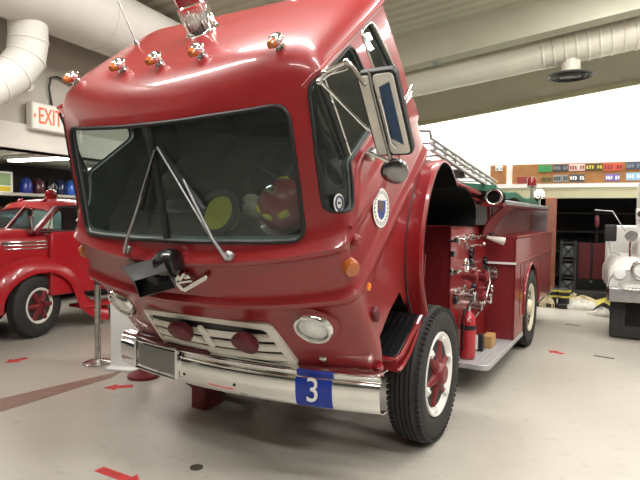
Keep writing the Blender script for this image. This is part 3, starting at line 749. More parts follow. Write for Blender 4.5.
# running boards
for sg in (-1, 1):
    g = MB(CH); g.prism(roundpoly([(sg*.70, 1.18), (sg*1.27, 1.18), (sg*1.275, 3.02), (sg*.70, 3.02)], [.02, .10, .02, .02], 6), (.245, .30), 'Z'); rb = g.build('running_board', 'alloy_matte', eng, bevel=.006)
    g = MB(CH)
    for k in range(9): g.box((sg*(.80+.05*k), 2.08, .302), (.014, 1.66, .006))
    g.build('board_tread', 'alloy_matte', rb)
# ---- pump panel fittings (driver's side)
def fit(px, py, kind, r=.05, m='chrome'):
    p = at(CH, px, py, 'X', PX+.05); p = Vector((PX, p.y, p.z))
    if kind == 'cap':      # capped outlet with lugs
        g = MB(CH); g.lathe([(0, r*.9), (.07, r*.85), (.075, r), (.14, r), (.15, r*.8), (.15, 0)], p, (1, 0, 0), 18)
        for k in range(3): a = 2*pi*k/3; g.box(p+Vector((.11, cos(a)*r*1.15, sin(a)*r*1.15)), (.03, .03, .03))
        o = g.build('discharge_outlet', m, pump); return o
    if kind == 'gauge':
        g = MB(CH); g.lathe([(0, r), (.03, r), (.04, r*.9)], p, (1, 0, 0), 22); o = g.build('pressure_gauge', 'black_gloss', pump)
        return o
    if kind == 'valve':
        g = MB(CH); g.lathe([(0, r), (.02, r), (.025, r*.5), (.08, r*.5)], p, (1, 0, 0), 14); g.tube([p+Vector((.07, -r*1.4, 0)), p+Vector((.10, 0, r*.3)), p+Vector((.07, r*1.4, 0))], r*.28, 8)
        return g.build('valve_handle', m, pump)
    if kind == 'lever':
        g = MB(CH); g.cyl(p, p+Vector((.08, 0, 0)), .014, n=10); g.tube([p+Vector((.07, 0, 0)), p+Vector((.10, -.12, .02))], .012, 8); g.ball(p+Vector((.10, -.13, .02)), .022, 10)
        return g.build('pump_lever', m, pump)
    if kind == 'handwheel':
        g = MB(CH); g.tube([p+Vector((.09, r*cos(2*pi*k/18), r*sin(2*pi*k/18))) for k in range(18)], r*.16, 6, True); g.cyl(p, p+Vector((.10, 0, 0)), r*.2, n=10)
        for k in range(4): a = pi*k/2; g.tube([p+Vector((.09, 0, 0)), p+Vector((.09, r*cos(a), r*sin(a)))], r*.12, 6)
        return g.build('pump_handwheel', m, pump)
for a in ((455, 241, 'lever', .03, 'dark_metal'), (463, 240, 'valve', .045, 'chrome'), (469, 238.5, 'valve', .05, 'chrome'), (476, 237, 'valve', .045, 'chrome_worn'), (489, 234, 'valve', .04, 'dark_metal'),
          (474.5, 252, 'gauge', .055), (474.5, 262, 'gauge', .055), (462.5, 265, 'handwheel', .065, 'chrome'), (488, 261, 'gauge', .05), (495, 253, 'lever', .03, 'chrome'),
          (468, 276, 'cap', .05, 'red_dull_shade'), (479, 276, 'cap', .06, 'red_dull_shade'), (490, 273, 'cap', .065, 'chrome_worn'), (498, 271, 'cap', .05, 'chrome'), (487, 268, 'valve', .04, 'dark_metal'),
          (477, 287, 'gauge', .05), (468, 290, 'valve', .05, 'chrome'), (466.5, 296, 'cap', .05, 'chrome_worn'), (476, 296, 'cap', .055, 'red_dull_shade'), (483.5, 298, 'cap', .06, 'chrome'), (459, 292, 'valve', .035, 'chrome_worn'), (459, 300, 'gauge', .045), (456, 254, 'gauge', .03), (456, 272, 'valve', .04, 'chrome_worn'), (482, 245, 'lever', .03, 'chrome'), (495, 262, 'cap', .035, 'chrome_worn'), (471, 268, 'valve', .04, 'chrome'), (474, 305, 'cap', .05, 'chrome_worn'), (489, 288, 'handwheel', .05, 'chrome'), (470, 246, 'valve', .03, 'chrome_worn'), (494, 280, 'valve', .045, 'chrome')): fit(*a)
MB(CH).tube([(PX+.10, 2.1, 1.15), (PX+.13, 2.1, 1.0), (PX+.11, 1.9, .75), (PX+.02, 1.85, .62)], .012, 8).build('drain_pipe', 'chrome_worn', pump)
q0 = at(CH, 489, 233, 'X', PX+.06); q1 = at(CH, 514, 238, 'X', PX+.22)
g = MB(CH); p = Vector((PX+.06, 2.20, 1.50)); g.lathe([(0, .018), (.05, .022), (.16, .042), (.20, .045), (.205, .0)], p, (1, .25, -.25), 16); g.build('preconnect_nozzle', 'cream', pump)
g = MB(CH); g.box((1.11, Y0-.02, 1.195), (.34, .04, .022)); g.build('grab_bar', 'white_enamel', pump)
g = MB(CH); g.tube([(PX+.03, 2.30, 1.66), (PX+.09, 2.28, 1.68), (PX+.09, 2.24, 1.88), (PX+.03, 2.24, 1.92)], .014, 8); g.build('grab_rail', 'chrome', pump)
g = MB(CH); g.box((PX-.03, 1.62, 1.76), (.03, .75, .26)); g.build('upper_panel', 'red', eng)
g = MB(CH); g.tube([(PX+.01, .95, 2.05), (PX+.01, 2.0, 1.99)], .028, 8); g.tube([(PX+.0, .9, 1.95), (PX+.0, 2.3, 1.90)], .02, 8); g.build('top_rail', 'red', eng)
# rear beacon and floodlight on the body top
g = MB(CH); g.cyl((.98, 5.3, 1.87), (.98, 5.3, 2.24), .025); g.lathe([(0, .05), (.02, .08), (.03, .08)], (.98, 5.3, 2.22), (0, 0, 1), 18); rbx = g.build('rear_beacon', 'chrome_worn', eng)
MB(CH).lathe([(.03, .075), (.13, .075), (.17, .06), (.18, 0)], (.98, 5.3, 2.22), (0, 0, 1), 20).build('rear_beacon_dome', 'red_lens', rbx)
g = MB(CH); g.cyl((1.10, 5.32, 1.87), (1.10, 5.32, 2.05), .02); g.lathe([(-.10, .02), (-.06, .06), (0, .085), (.01, .08), (.01, 0)], (1.10, 5.28, 2.11), (.1, -1, .1), 20); g.build('floodlight', 'chrome', eng)

# things carried on the engine -------------------------------------------------
g = MB(CH); 
prof = [(0, .058), (0, .085), (.05, .088), (.06, .078), (3.6, .078), (3.61, .0)]
su = thing('suction_hose', 'short black suction hose with bright open coupling on the engine top rail', 'hose', CH @ Vector((1.16, 1.70, 1.88)))
MB(CH).lathe([(.10, .064), (.005, .066), (0, .074), (.0, .084), (.06, .086), (.07, .075)], (1.16, 1.70, 1.935), (0, 1, 0), 24).build('hose_coupling', 'chrome_worn', su)
MB(CH).lathe([(.03, 0), (.03, .064), (.06, .066), (.30, .066), (.31, 0)], (1.16, 1.70, 1.935), (0, 1, 0), 24).build('hose_tube', 'liner', su)  # near-black end disc paints in the shade of the open bore
# ladder: two rails and rungs lying over the pump, sloping to the rear
la = thing('ladder', 'aluminium ladder lying on top of the engine behind the tilted cab', 'ladder', CH @ Vector((.85, 1.4, 2.05)))
def lad(x, y0, z0, y1, z1):
    return (x, y0, z0), (x, y1, z1)
for x in (.52, .94):
    for dz in (0, -.045, -.095):
        a, b = lad(x, .35, 2.375+dz, 2.85, 2.165+dz); MB(CH).tube([a, b], .013, 8).build('ladder_rail', 'alloy', la)
    for k in range(8):
        t = (k+.3)/8; MB(CH).cyl((x, .35+2.5*t, 2.375-.21*t), (x, .35+2.5*t, 2.28-.21*t), .011, n=8).build('rail_strut', 'alloy', la)
for k in range(9):
    t = (k+.5)/9; MB(CH).cyl((.52, .35+2.5*t, 2.375-.21*t), (.94, .35+2.5*t, 2.375-.21*t), .013, n=8).build('ladder_rung', 'alloy', la)
for x in (.58, 1.0):
    a, b = lad(x, .30, 2.245, 2.7, 2.02); MB(CH).tube([a, b], .018, 8).build('fly_rail', 'steel', la)
MB(CH).tube([(.94, .36, 2.375), (.95, .28, 2.43), (.80, .25, 2.44)], .015, 8).build('ladder_hook', 'alloy', la)
for y, z in ((1.15, 2.20), (2.30, 2.07)):
    g = MB(CH); g.box((.76, y, z-.06), (.5, .05, .08)); g.box((.76, y, z-.30), (.06, .05, .46)); g.build('ladder_rest', 'dark_metal', eng)
# tarp
rows = []
for j in range(15):
    y = 1.95+3.3*j/14; r = []
    for i in range(13):
        x = -1.08+2.20*i/12; e = abs(x/1.10); z = 2.075-.030*(y-2.2)/1.5+.05*sin(j*1.1+i*.7)*.5+.015*sin(i*2.1)-.03*max(0, e-.86)/.14
        r.append((x, y, z))
    rows.append(r)
g = MB(CH); g.sheet(rows, -.07); tag(g.build('hose_bed_cover', 'green_tarp'), 'dark green tarpaulin covering the hose bed of the large red engine', 'tarpaulin')
# fire extinguisher on the running board
ep = CH @ Vector((1.02, 1.36, .305)); ex = thing('fire_extinguisher', 'red fire extinguisher with black hose standing on the engine running board', 'fire extinguisher', ep)
MB(CH).lathe([(0, .062), (.005, .072), (.02, .076), (.38, .076), (.43, .066), (.465, .03), (.48, .024)], (1.02, 1.36, .305), (0, 0, 1), 28).build('cylinder', 'red_bright', ex)
MB(CH).lathe([(.295, .0775), (.34, .0775)], (1.02, 1.36, .305), (0, 0, 1), 28).build('band', 'black', ex)
g = MB(CH); g.cyl((1.02, 1.36, .785), (1.02, 1.36, .84), .022); g.bar((1.02, 1.32, .84), (1.04, 1.48, .875), .025, .012); g.bar((1.02, 1.32, .825), (1.04, 1.46, .815), .02, .012); g.build('valve', 'chrome_worn', ex)
g = MB(CH); g.tube([(1.02, 1.36, .81), (1.0, 1.28, .80), (.995, 1.275, .70), (.995, 1.28, .45), (.995, 1.28, .40)], .011, 8); g.build('hose', 'black', ex)
nrm = (CAM-ep); nrm.z = 0; nrm.normalize(); rgt = Vector((-nrm.y, nrm.x, 0))
text('letter', 'K', .07, frame3(ep+Vector((0, 0, .40))+nrm*.077+rgt*.01, rgt, (0, 0, 1)), 'cream', ex, .002)
b1 = MB(CH); b1.box((1.06, 1.73, .39), (.055, .07, .18), bev=.006); t = b1.build('hand_lamp', 'black'); tag(t, 'small black lamp with white side beside the extinguisher', 'lamp')
MB(CH).box((1.025, 1.69, .40), (.03, .02, .15)).build('lamp_face', 'white', t)
b1 = MB(CH); b1.box((1.09, 1.98, .37), (.10, .22, .14), bev=.01); tag(b1.build('wooden_block', 'wood'), 'small yellowish wooden block on the running board behind the extinguisher', 'block')

# loose kit inside the cab against the windscreen (driver's side)
def helmet(name, px, py, mshell, label, brim, R=.13, extra=None, M=CAB, y=None, grp=None, upm=None):
    if M is CAB:
        p = at(CAB, px, py, 'Y', .20 if px < 250 else .29)
    T = M @ Matrix.Translation(p) @ (upm or M0)
    h = thing(name, label, 'helmet', T @ Vector((0, 0, 0)), grp)
    g = MB(T); g.lathe([(0, R), (R*.35, R*.97), (R*.75, R*.75), (R*1.0, R*.38), (R*1.06, 0)], (0, 0, 0), (0, 0, 1), 24); g.build('shell', mshell, h)
    g = MB(T); g.lathe([(.0, R*.90), (-.004, R*1.22), (-.016, R*1.24), (-.018, R*.90), (.0, R*.90)], (0, 0, 0), (0, 0, 1), 28, False); g.build('brim', brim, h)
    return h, T
fall = Matrix.Rotation(radians(-145), 4, 'X')
h, T = helmet('fire_helmet', 219, 213, 'helmet_yellow', 'yellow fire helmet with dark brim behind the windscreen, near its centre', 'helmet_black', .12, upm=fall)
h, T = helmet('fire_helmet', 286, 207, 'helmet_red', 'dark red fire helmet behind the windscreen on the driver side', 'helmet_maroon', .155, upm=Matrix.Rotation(radians(20), 4, 'X'))
for a in (-.9, -.2, .6, 1.9, 3.2): MB(T @ Matrix.Rotation(a-1.57, 4, 'Z')).box((.128, 0, .085), (.02, .06, .05), Matrix.Rotation(0, 4, 'Y'), .008).build('trim_patch', 'helmet_yellow', h)
MB(T).lathe([(0, .03), (.04, .028), (.05, 0)], (0, 0, .160), (0, 0, 1), 12).build('crown_badge', 'chrome', h)
g = MB(CAB); p = at(CAB, 260, 206, 'Y', .27)
for k in range(6): g.ball(p+Vector((random.uniform(-.08, .08), random.uniform(-.03, .03), random.uniform(-.04, .04))), .05, 12, (1.3, .6, .8))
tag(g.build('work_glove', 'glove_tan'), 'crumpled tan work glove between the two helmets behind the windscreen', 'glove')

# wheel chocks
g = MB(); g.prism([(-.50, 0), (-.24, 0), (-.24, .03), (-.37, .21), (-.50, .21)], (-.94, -.78), 'X')
tag(g.build('wheel_chock', 'red_dull_shade', None, 30, bevel=.01), 'red wheel chock on the floor under the middle of the chrome bumper', 'wheel chock')
o = MB(); o.lathe([(0, .17), (.03, .17), (.05, .13), (.08, .06), (.30, .05)], (-2.0, -.07, 0), (0, 0, 1), 24)
tag(o.build('stand_foot', 'red_dull_shade'), 'red round stand foot on the floor below the far end of the bumper', 'stand')

# ================================================================== LEFT: sign, stanchion, old red truck
sb = at(M0, 121, 370, 'Z', 0)
g = MB(); T = frame3((-2.32, .05, 0), (cos(.30), sin(.30), 0), (0, 0, 1)); g.add([], []) 
T = Matrix.Translation((-2.40, .04, 0)) @ Matrix.Rotation(radians(18), 4, 'Z')
sg_ = MB(T); sg_.box((0, 0, .44), (.36, .05, .86), bev=.01); sg_.box((0, 0, .015), (.36, .26, .03), bev=.008)
tag(sg_.build('sign_board', 'white'), 'plain white upright board on the floor behind the engine headlight', 'board')
sp_ = Vector((-2.847, .02, 0)); st = thing('stanchion', 'chrome rope stanchion with round base between the two red trucks', 'stanchion', sp_)
MB().lathe([(0, .165), (.012, .165), (.03, .12), (.04, .05), (.05, .035)], sp_, (0, 0, 1), 32).build('base', 'chrome_worn', st)
MB().lathe([(.03, .034), (.90, .034)], sp_, (0, 0, 1), 20).build('pole', 'chrome_worn', st)
MB().lathe([(.89, .040), (.95, .04), (.99, .03), (1.0, 0)], sp_, (0, 0, 1), 20).build('finial', 'chrome', st)
g = MB(); g.tube([sp_+Vector((-.12, .10, .62)), sp_+Vector((-.13, .1, .3)), sp_+Vector((-.10, .10, .06))], .004, 6); g.build('cord', 'white', st)
g = MB(); g.box(sp_+Vector((.02, -.02, 1.04)), (.20, .02, .14)); so = g.build('info_card', 'white'); tag(so, 'small white and blue card on top of the chrome stanchion', 'card')
MB().box(sp_+Vector((.06, -.032, 1.03)), (.07, .004, .07)).build('card_print', 'plate_blue', so)
c = at(M0, 110, 343, 'Z', 0)
g = MB(); g.prism([(.0, 0), (.25, 0), (.25, .14), (.10, .26)], (-2.85, -2.68), 'X', Matrix.Translation((-.12, .62, 0))); tag(g.build('wheel_chock', 'red_bright', None, 30, bevel=.01), 'bright red wedge chock on the floor behind the chrome stanchion', 'wheel chock')

# --- vintage red truck, parked beside
vt = thing('pickup_truck', 'vintage red truck with rounded fender and chrome louvres parked beside the engine', 'truck', (-5.3, .42, 0))
VX = -4.55; VC = -5.35
def vrow(y, hw, z0, z1, r):
    pts = [(-hw, z0), (-hw, z1-r)]+[(-hw+r-r*cos(pi/2*k/6), z1-r+r*sin(pi/2*k/6)) for k in range(1, 7)]+[(hw-r+r*sin(pi/2*k/6), z1-r+r*cos(pi/2*k/6)) for k in range(1, 7)]+[(hw, z0)]
    return [(VC+x, y, z) for x, z in pts]
g = MB(); g.sheet([vrow(y, hw, .75, z1, r) for y, hw, z1, r in ((-1.25, .36, 1.30, .16), (-1.1, .46, 1.42, .2), (-.6, .54, 1.46, .22), (0, .60, 1.475, .22), (.5, .66, 1.48, .22), (.80, .68, 1.48, .2))], .02)
g.add(vrow(-1.25, .36, .75, 1.30, .16), [tuple(range(15))]); g.build('hood', 'red_bright', vt)
g = MB()
for dz in (0, .045, .09): g.box((VC+.655+.0, .48, 1.235+dz), (.03, .85, .018), bev=.006)
for dz in (.0, .045, .09): g.box((VC+.63, -.25, 1.22+dz), (.03, .55, .014), bev=.004)
T = Matrix.Translation((VC+.60, .3, 0)) @ Matrix.Rotation(radians(-6.6), 4, 'Z') @ Matrix.Translation((-(VC+.60), -.3, 0))
g.M = M0; g.v = [T @ Vector(v) for v in g.v]; g.build('hood_louver', 'chrome', vt)
MB(T).box((VC+.640, .25, 1.28), (.02, .45, .10), bev=.01).build('louver_panel', 'dark_metal', vt)
# cab: sides, roof, windows
def vcab(y, z, hw): return y, z, hw
g = MB(); prof = [(.62, .55), (.62, 1.44), (.66, 1.46), (1.9, 1.46), (1.9, .55)]
g.prism(prof, (VC-.76, VC+.76), 'X'); g.build('cab_lower', 'red_bright', vt, 30, bevel=.03)
g = MB(); rp = [(.70, 1.80), (.82, 1.90), (1.1, 1.945), (1.5, 1.94), (1.78, 1.88), (1.86, 1.78)]
g.sheet([[(VC+x*.70, y, z-.10*abs(x)**4) for (y, z) in rp] for x in (-1, -.9, -.7, -.35, 0, .35, .7, .9, 1)], .03); g.build('roof', 'red_bright', vt)
PB = []
for sg in (-1, 1):
    PB += [((VC+sg*.71, .42, 1.45), (VC+sg*.68, .76, 1.80), .06, .06), ((VC+sg*.72, 1.25, 1.45), (VC+sg*.68, 1.25, 1.82), .05, .09), ((VC+sg*.72, 1.85, 1.45), (VC+sg*.68, 1.82, 1.82), .05, .16)]
PB += [((VC, .42, 1.45), (VC, .76, 1.84), .04, .04), ((VC-.70, .42, 1.46), (VC+.70, .42, 1.46), .06, .06), ((VC-.70, 1.85, 1.65), (VC+.7, 1.85, 1.65), .05, .4)]
for q in PB: MB().bar(*q).build('window_pillar', 'red_dull_shade', vt)
g = MB(); g.sheet([[(VC-.68+1.36*i/6, .44+.33*t, 1.47+.34*t) for i in range(7)] for t in (0, .5, 1)], .006)
for sg in (-1, 1): g.box((VC+sg*.70, 1.0, 1.63), (.006, .60, .34))
g.build('window_pane', 'car_glass', vt, 0)
MB().tube([(VC+.72, .46, 1.46), (VC+.70, .62, 1.63), (VC+.69, .78, 1.81), (VC+.69, 1.2, 1.83), (VC+.71, 1.22, 1.47), (VC+.72, .48, 1.46)], .018, 6).build('window_frame', 'dark_metal', vt)
MB().tube([(VC+.73, .60, 1.47), (VC+.71, .72, 1.80)], .008, 6).build('vent_trim', 'chrome', vt)
for dx in (.3, -.3): MB().lathe([(0, .03), (.02, .045), (.03, .04), (.05, 0)], (VC+dx, .85, 1.90), (0, -.6, 1), 12).build('roof_lamp', 'red_lens', vt)
MB().lathe([(0, .08), (.03, .09), (.12, .08), (.15, .04), (.16, 0)], (VC, 1.15, 1.93), (0, 0, 1), 18).build('roof_beacon', 'red_lens', vt)
MB().tube([(VC+.74, .36, 1.46), (VC+.84, .30, 1.56), (VC+.86, .28, 1.66)], .01, 6).build('mirror_stalk', 'chrome', vt)
MB().lathe([(0, .06), (.02, .06), (.03, 0)], (VC+.86, .28, 1.72), (0, -1, 0), 16).build('door_mirror', 'chrome', vt)
# cowl between hood and lower cab, seam
MB().box((VC+.715, .66, 1.05), (.02, .014, .78)).build('cowl_seam', 'maroon', vt)
# front fender: rounded blister over the wheel, flowing down to the running board
fy, fz = .50, .45
arc = []
for k in range(31):
    a = pi*1.12-k*pi*1.10/30
    rx = .74 if a < pi/2 else .84; rz = .72
    yy = fy+rx*cos(a); zz = fz+rz*sin(a)
    arc.append((yy, max(zz, .30)))
arc = arc[:-2]+[(1.27, .48), (1.40, .38), (1.60, .33)]
rows = []
for i, (y, z) in enumerate(arc):
    ii = arc[max(0, i-1)]; jj = arc[min(len(arc)-1, i+1)]; d = Vector((jj[0]-ii[0], jj[1]-ii[1])).normalized(); nn = Vector((-d.y, d.x))
    r = []
    for k in range(9):
        t = pi/2*k/8; off = -.27*(1-cos(t)); x = VX-.28+.28*sin(t)
        r.append((x, y+nn.x*off, z+nn.y*off))
    rows.append([(VX-.60, y, z)]+r)
g = MB(); g.sheet(rows, .012); g.build('fender', 'red_bright', vt, 60)
g = MB(); g.box((VC, .30, .70), (.9, 2.2, .5)); g.box((VC, .42, .52), (1.3, .12, .12)); g.build('undercarriage', 'black', vt)
g = MB(); g.box((VX-.16, 1.9, .33), (.36, 1.6, .05), bev=.015); g.build('running_board', 'red_bright', vt)
g = MB(); g.box((VC, 2.9, .95), (1.5, 1.9, .75), bev=.04); g.build('cargo_bed', 'red_bright', vt)
def small_wheel(x, y, r, sg, steer=0.):
    T = Matrix.Translation((x, y, r)) @ Matrix.Rotation(radians(steer), 4, 'Z')
    o = Vector((0, 0, 0)); ax = Vector((-sg, 0, 0)); w = .19
    g = MB(T); g.lathe([(.03, r*.55), (.008, r*.62), (0, r*.76), (.006, r*.9), (.025, r*.97), (.05, r*1.0), (.07, r*.985), (.09, r), (.11, r*.985), (.14, r), (.165, r*.97), (.185, r*.9), (w, r*.76), (.18, r*.62), (.16, r*.55)], o, ax, 48)
    wh = g.build('wheel', 'rubber', vt)
    R = r*.55; g = MB(T); g.lathe([(.14, R*.8), (.12, R*.98), (.03, R*1.02), (.012, R*1.03), (.008, R*.97), (.02, R*.88), (.05, R*.84)], o, ax, 40); g.build('wheel_rim', 'cream', wh)
    g = MB(T); g.lathe([(-.01, 0), (-.01, R*.18), (.01, R*.28), (.06, R*.36)], o, ax, 20)
    for k in range(6): a = 2*pi*k/6; c = Vector((0, cos(a), sin(a))); g.tube([o+ax*.02+c*R*.2, o+ax*.035+c*R*.88], [R*.20, R*.15], 8)
    g.build('wheel_spokes', 'red_dull_shade', wh); MB(T).lathe([(.07, R*.86), (.075, 0)], o, ax, 20).build('brake_drum', 'maroon', wh)
small_wheel(-4.60, .47, .44, 1, 16); small_wheel(-6.10, .47, .44, -1, 16); small_wheel(-4.60, 3.2, .41, 1); small_wheel(-6.10, 3.2, .41, -1)
# --- pale green vehicle behind it
gv = thing('green_car', 'pale green vintage car behind the small red truck, mostly hidden', 'car', (-8.0, 1.6, 0))
def grow(y, hw, z0, z1, r, cx=-8.0):
    pts = [(-hw, z0), (-hw, z1-r)]+[(-hw+r-r*cos(pi/2*k/6), z1-r+r*sin(pi/2*k/6)) for k in range(1, 7)]+[(hw-r+r*sin(pi/2*k/6), z1-r+r*cos(pi/2*k/6)) for k in range(1, 7)]+[(hw, z0)]
    return [(cx+x, y, z) for x, z in pts]
g = MB(); g.sheet([grow(y, hw, .5, z, r) for y, hw, z, r in ((.2, .7, 1.1, .3), (.45, .85, 1.45, .35), (.9, .95, 1.60, .4), (1.4, .98, 1.68, .4), (2.2, 1.0, 1.78, .35), (3.4, 1.0, 1.80, .35), (4.2, .95, 1.6, .4))], .03); g.build('body', 'pale_green', gv)
MB().lathe([(0, .24), (.10, .24), (.16, .18), (.18, 0)], (-6.98, 1.35, 1.40), (.9, -.4, .1), 24).build('spare_wheel', 'black', gv)
for y in (1.0, 3.6):
    for x in (-7.2, -8.8): MB().lathe([(0, .22), (0, .38), (.03, .40), (.17, .40), (.2, .38), (.2, .22)], (x-.1, y, .40), (1, 0, 0), 32).build('wheel', 'rubber', gv)

# ================================================================== ROOM
def rbox(name, c, d, m, bev=0.): return MB(RM).box(c, d, None, bev).build(name, m)
struct(rbox('floor', (0, 1, -.05), (34, 34, .1), 'floor'))
SL = .13
zc = lambda x, z0: z0+SL*x
# back wall above the openings, with ledge beam
def slab(name, x0, x1, y0, y1, f0, f1, m):
    """block whose bottom/top heights are functions of x"""
    g = MB(RM); vs = []
    for x in (x0, x1):
        for y in (y0, y1):
            vs += [(x, y, f0(x)), (x, y, f1(x))]
    g.add(vs, [(0, 1, 3, 2), (4, 6, 7, 5), (0, 4, 5, 1), (2, 3, 7, 6), (0, 2, 6, 4), (1, 5, 7, 3)]); return struct(g.build(name, m, None, 0))
YB = 8.2
slab('wall_back', -6, 12, YB, YB+.2, lambda x: 2.37, lambda x: 5.0+SL*x, 'wall_white')
slab('trim_1', -6, 12, YB-.06, YB+.2, lambda x: 2.15, lambda x: 2.375, 'beam_olive')
slab('trim_2', -6, 12, YB-.07, YB+.0, lambda x: 2.375, lambda x: 2.445, 'wall_white')
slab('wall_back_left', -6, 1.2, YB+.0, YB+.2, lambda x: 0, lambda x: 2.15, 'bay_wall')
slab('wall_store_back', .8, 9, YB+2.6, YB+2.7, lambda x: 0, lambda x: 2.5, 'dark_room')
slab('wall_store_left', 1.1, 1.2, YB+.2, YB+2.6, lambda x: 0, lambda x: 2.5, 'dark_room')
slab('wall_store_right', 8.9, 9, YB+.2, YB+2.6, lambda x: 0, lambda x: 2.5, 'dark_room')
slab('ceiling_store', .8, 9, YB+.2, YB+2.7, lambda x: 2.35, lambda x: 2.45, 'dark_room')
# bulkhead in front of it: the wall lights hide behind
YH = 7.35
slab('trim_bulkhead', -2.4, 12, YH-.06, YH, lambda x: 3.815+.128*x, lambda x: 5.3+SL*x, 'soffit')
slab('trim_3', -2.4, 12, YH-.09, YH+.01, lambda x: 3.80+.128*x, lambda x: 3.89+.128*x, 'beam_olive')
# sloping deck ceiling (ribbed) and the main beam
slab('ceiling', -9.5, 12, -11, YB+.2, lambda x: 4.92+SL*x, lambda x: 5.05+SL*x, 'soffit')
g = MB(RM)
for k in range(32):
    x0 = -3.4; y = -1.0+.26*k
    vs = []
    for x in (x0, 11.9):
        for yy, dz in ((y, 0), (y+.03, -.05), (y+.13, -.05), (y+.16, 0)): vs.append((x, yy, 4.925+SL*x+dz))
    g.add(vs, [(0, 1, 5, 4), (1, 2, 6, 5), (2, 3, 7, 6), (0, 3, 2, 1), (4, 5, 6, 7)])
rb_ = struct(g.build('ceiling_deck', 'soffit', None, 0))
slab('beam', -2.4, 12, 4.85, 5.15, lambda x: 4.365+.138*x, lambda x: 4.95+SL*x, 'soffit')
slab('trim_4', -2.4, 12, 4.82, 4.86, lambda x: 4.365+.138*x, lambda x: 4.40+.138*x, 'soffit')
# left: upper wall over the side bay, with lintel
XL = -3.6
g = MB(RM); g.box((XL-.12, .5, 3.85), (.2, 17, 2.3)); struct(g.build('wall_left', 'wall_grey', None, 0))
g = MB(RM); g.box((XL-.08, .5, 2.575), (.24, 17, .29)); g.box((XL-.06, .5, 2.455), (.30, 17, .05)); struct(g.build('trim_left_lintel', 'lintel', None, 0))
struct(rbox('ceiling_bay', (XL-3.1, .5, 2.85), (5.9, 17, .1), 'bay_ceiling'))
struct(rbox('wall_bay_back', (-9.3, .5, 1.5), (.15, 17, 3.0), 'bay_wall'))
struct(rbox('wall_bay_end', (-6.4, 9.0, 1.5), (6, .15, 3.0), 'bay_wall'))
# outer shell of the hall out of view
struct(rbox('wall_right', (11.6, -1, 3.2), (.2, 20, 6.6), 'wall_white'))
struct(rbox('wall_front', (2, -10.8, 3.2), (28, .2, 7), 'unseen_wall_dark'))  # unseen end wall, added dark for the bumper reflection and less fill
# brown floor stripe, floor arrows, drain
g = MB(); a = at(M0, 0, 399, 'Z', 0); b = at(M0, 0, 412, 'Z', 0); c = at(M0, 122, 371, 'Z', 0); d = at(M0, 112, 377.5, 'Z', 0)
def flat(poly, h, name, m, label, cat, grp=None):
    g = MB(); g.prism(poly, (.0, h), 'Z'); return tag(g.build(name, m, None, 0), label, cat, grp)
flat([(-2.66, -3.2), (-2.42, -3.2), (-2.42, .12), (-2.66, .12)] if False else [(p.x, p.y) for p in (b, d, c, a)], .003, 'floor_stripe', 'stripe_brown', 'brown stripe painted across the pale floor at the left', 'stripe')
def arrow(tail, head, w, label, short=False):
    t = at(M0, *tail, 'Z', 0); h = at(M0, *head, 'Z', 0); d = (h-t); L = d.length; d.normalize(); n = Vector((-d.y, d.x, 0)); k = min(L*.45, w*1.6)
    pts = [t+n*w*.5, h-d*k+n*w*.5, h-d*k+n*w*1.15, h, h-d*k-n*w*1.15, h-d*k-n*w*.5, t-n*w*.5]
    flat([(p.x, p.y) for p in pts], .003, 'floor_arrow', 'floor_red', label, 'arrow', 'red arrows on the floor')
arrow((99, 469), (140, 484), .07, 'red floor arrow at the bottom edge, pointing towards the viewer')
arrow((27, 358), (5, 363), .09, 'worn red arrow on the floor below the old truck wheel')
arrow((133, 386), (103, 388), .08, 'worn red arrow on the floor just beyond the brown stripe end, below the bumper')
arrow((563, 354), (548, 350.5), .08, 'small red arrow on the floor right of the engine rear wheel')
dr = at(M0, 196.5, 467.5, 'Z', 0); g = MB(); g.lathe([(.0, .045), (.004, .045), (.005, .036), (.003, .034), (.003, 0)], dr, (0, 0, 1), 28); tag(g.build('floor_drain', 'drain'), 'small round metal drain cover set in the floor', 'drain')
for (px, py), lb in (((573, 325), 'dark scuffed tape scrap on the floor in front of the clothing heaps'), ((604, 357), 'faint dark tape scrap on the floor nearest the white truck')):
    p = at(M0, px, py, 'Z', 0); flat([(p.x-.12, p.y-.02), (p.x+.10, p.y-.05), (p.x+.12, p.y+.0), (p.x-.10, p.y+.03)], .003, 'tape_scrap', 'drain', lb, 'tape')

# ---- ducts
du = thing('air_duct', 'huge white round air duct high at the upper left', 'duct', RM @ Vector((-3.2, .5, 3.9)))
DX, DZ, DR = -2.95, 3.98, .37
g = MB(RM); prof = []
g.lathe([(0, DR), (13, DR)], (DX, -5, DZ), (0, 1, 0), 48); g.build('main_pipe', 'duct', du)
for y in (-2.2, -.9, .4, 1.7, 3.0): MB(RM).lathe([(0, DR), (.0, DR+.006), (.03, DR+.006), (.03, DR)], (DX, y, DZ), (0, 1, 0), 48).build('duct_band', 'duct', du)
e0 = Vector((-3.0, -.41, DZ-.30)); path = [e0+Vector((0, 0, .2)), e0+Vector((0, 0, -.22)), e0+Vector((-.0, -.03, -.40)), e0+Vector((-.01, -.16, -.58)), e0+Vector((-.02, -.36, -.74)), e0+Vector((-.04, -1.3, -1.40))]
g = MB(RM); g.tube(path, .185, 32); g.build('branch_pipe', 'duct', du)
g = MB(RM)
for i in (1, 2, 3, 4):
    dvec = (path[i+1]-path[i-1]).normalized(); g.lathe([(-.008, .185), (-.008, .192), (.008, .192), (.008, .185)], path[i], dvec, 32)
g.build('duct_seam', 'duct_cream', du)
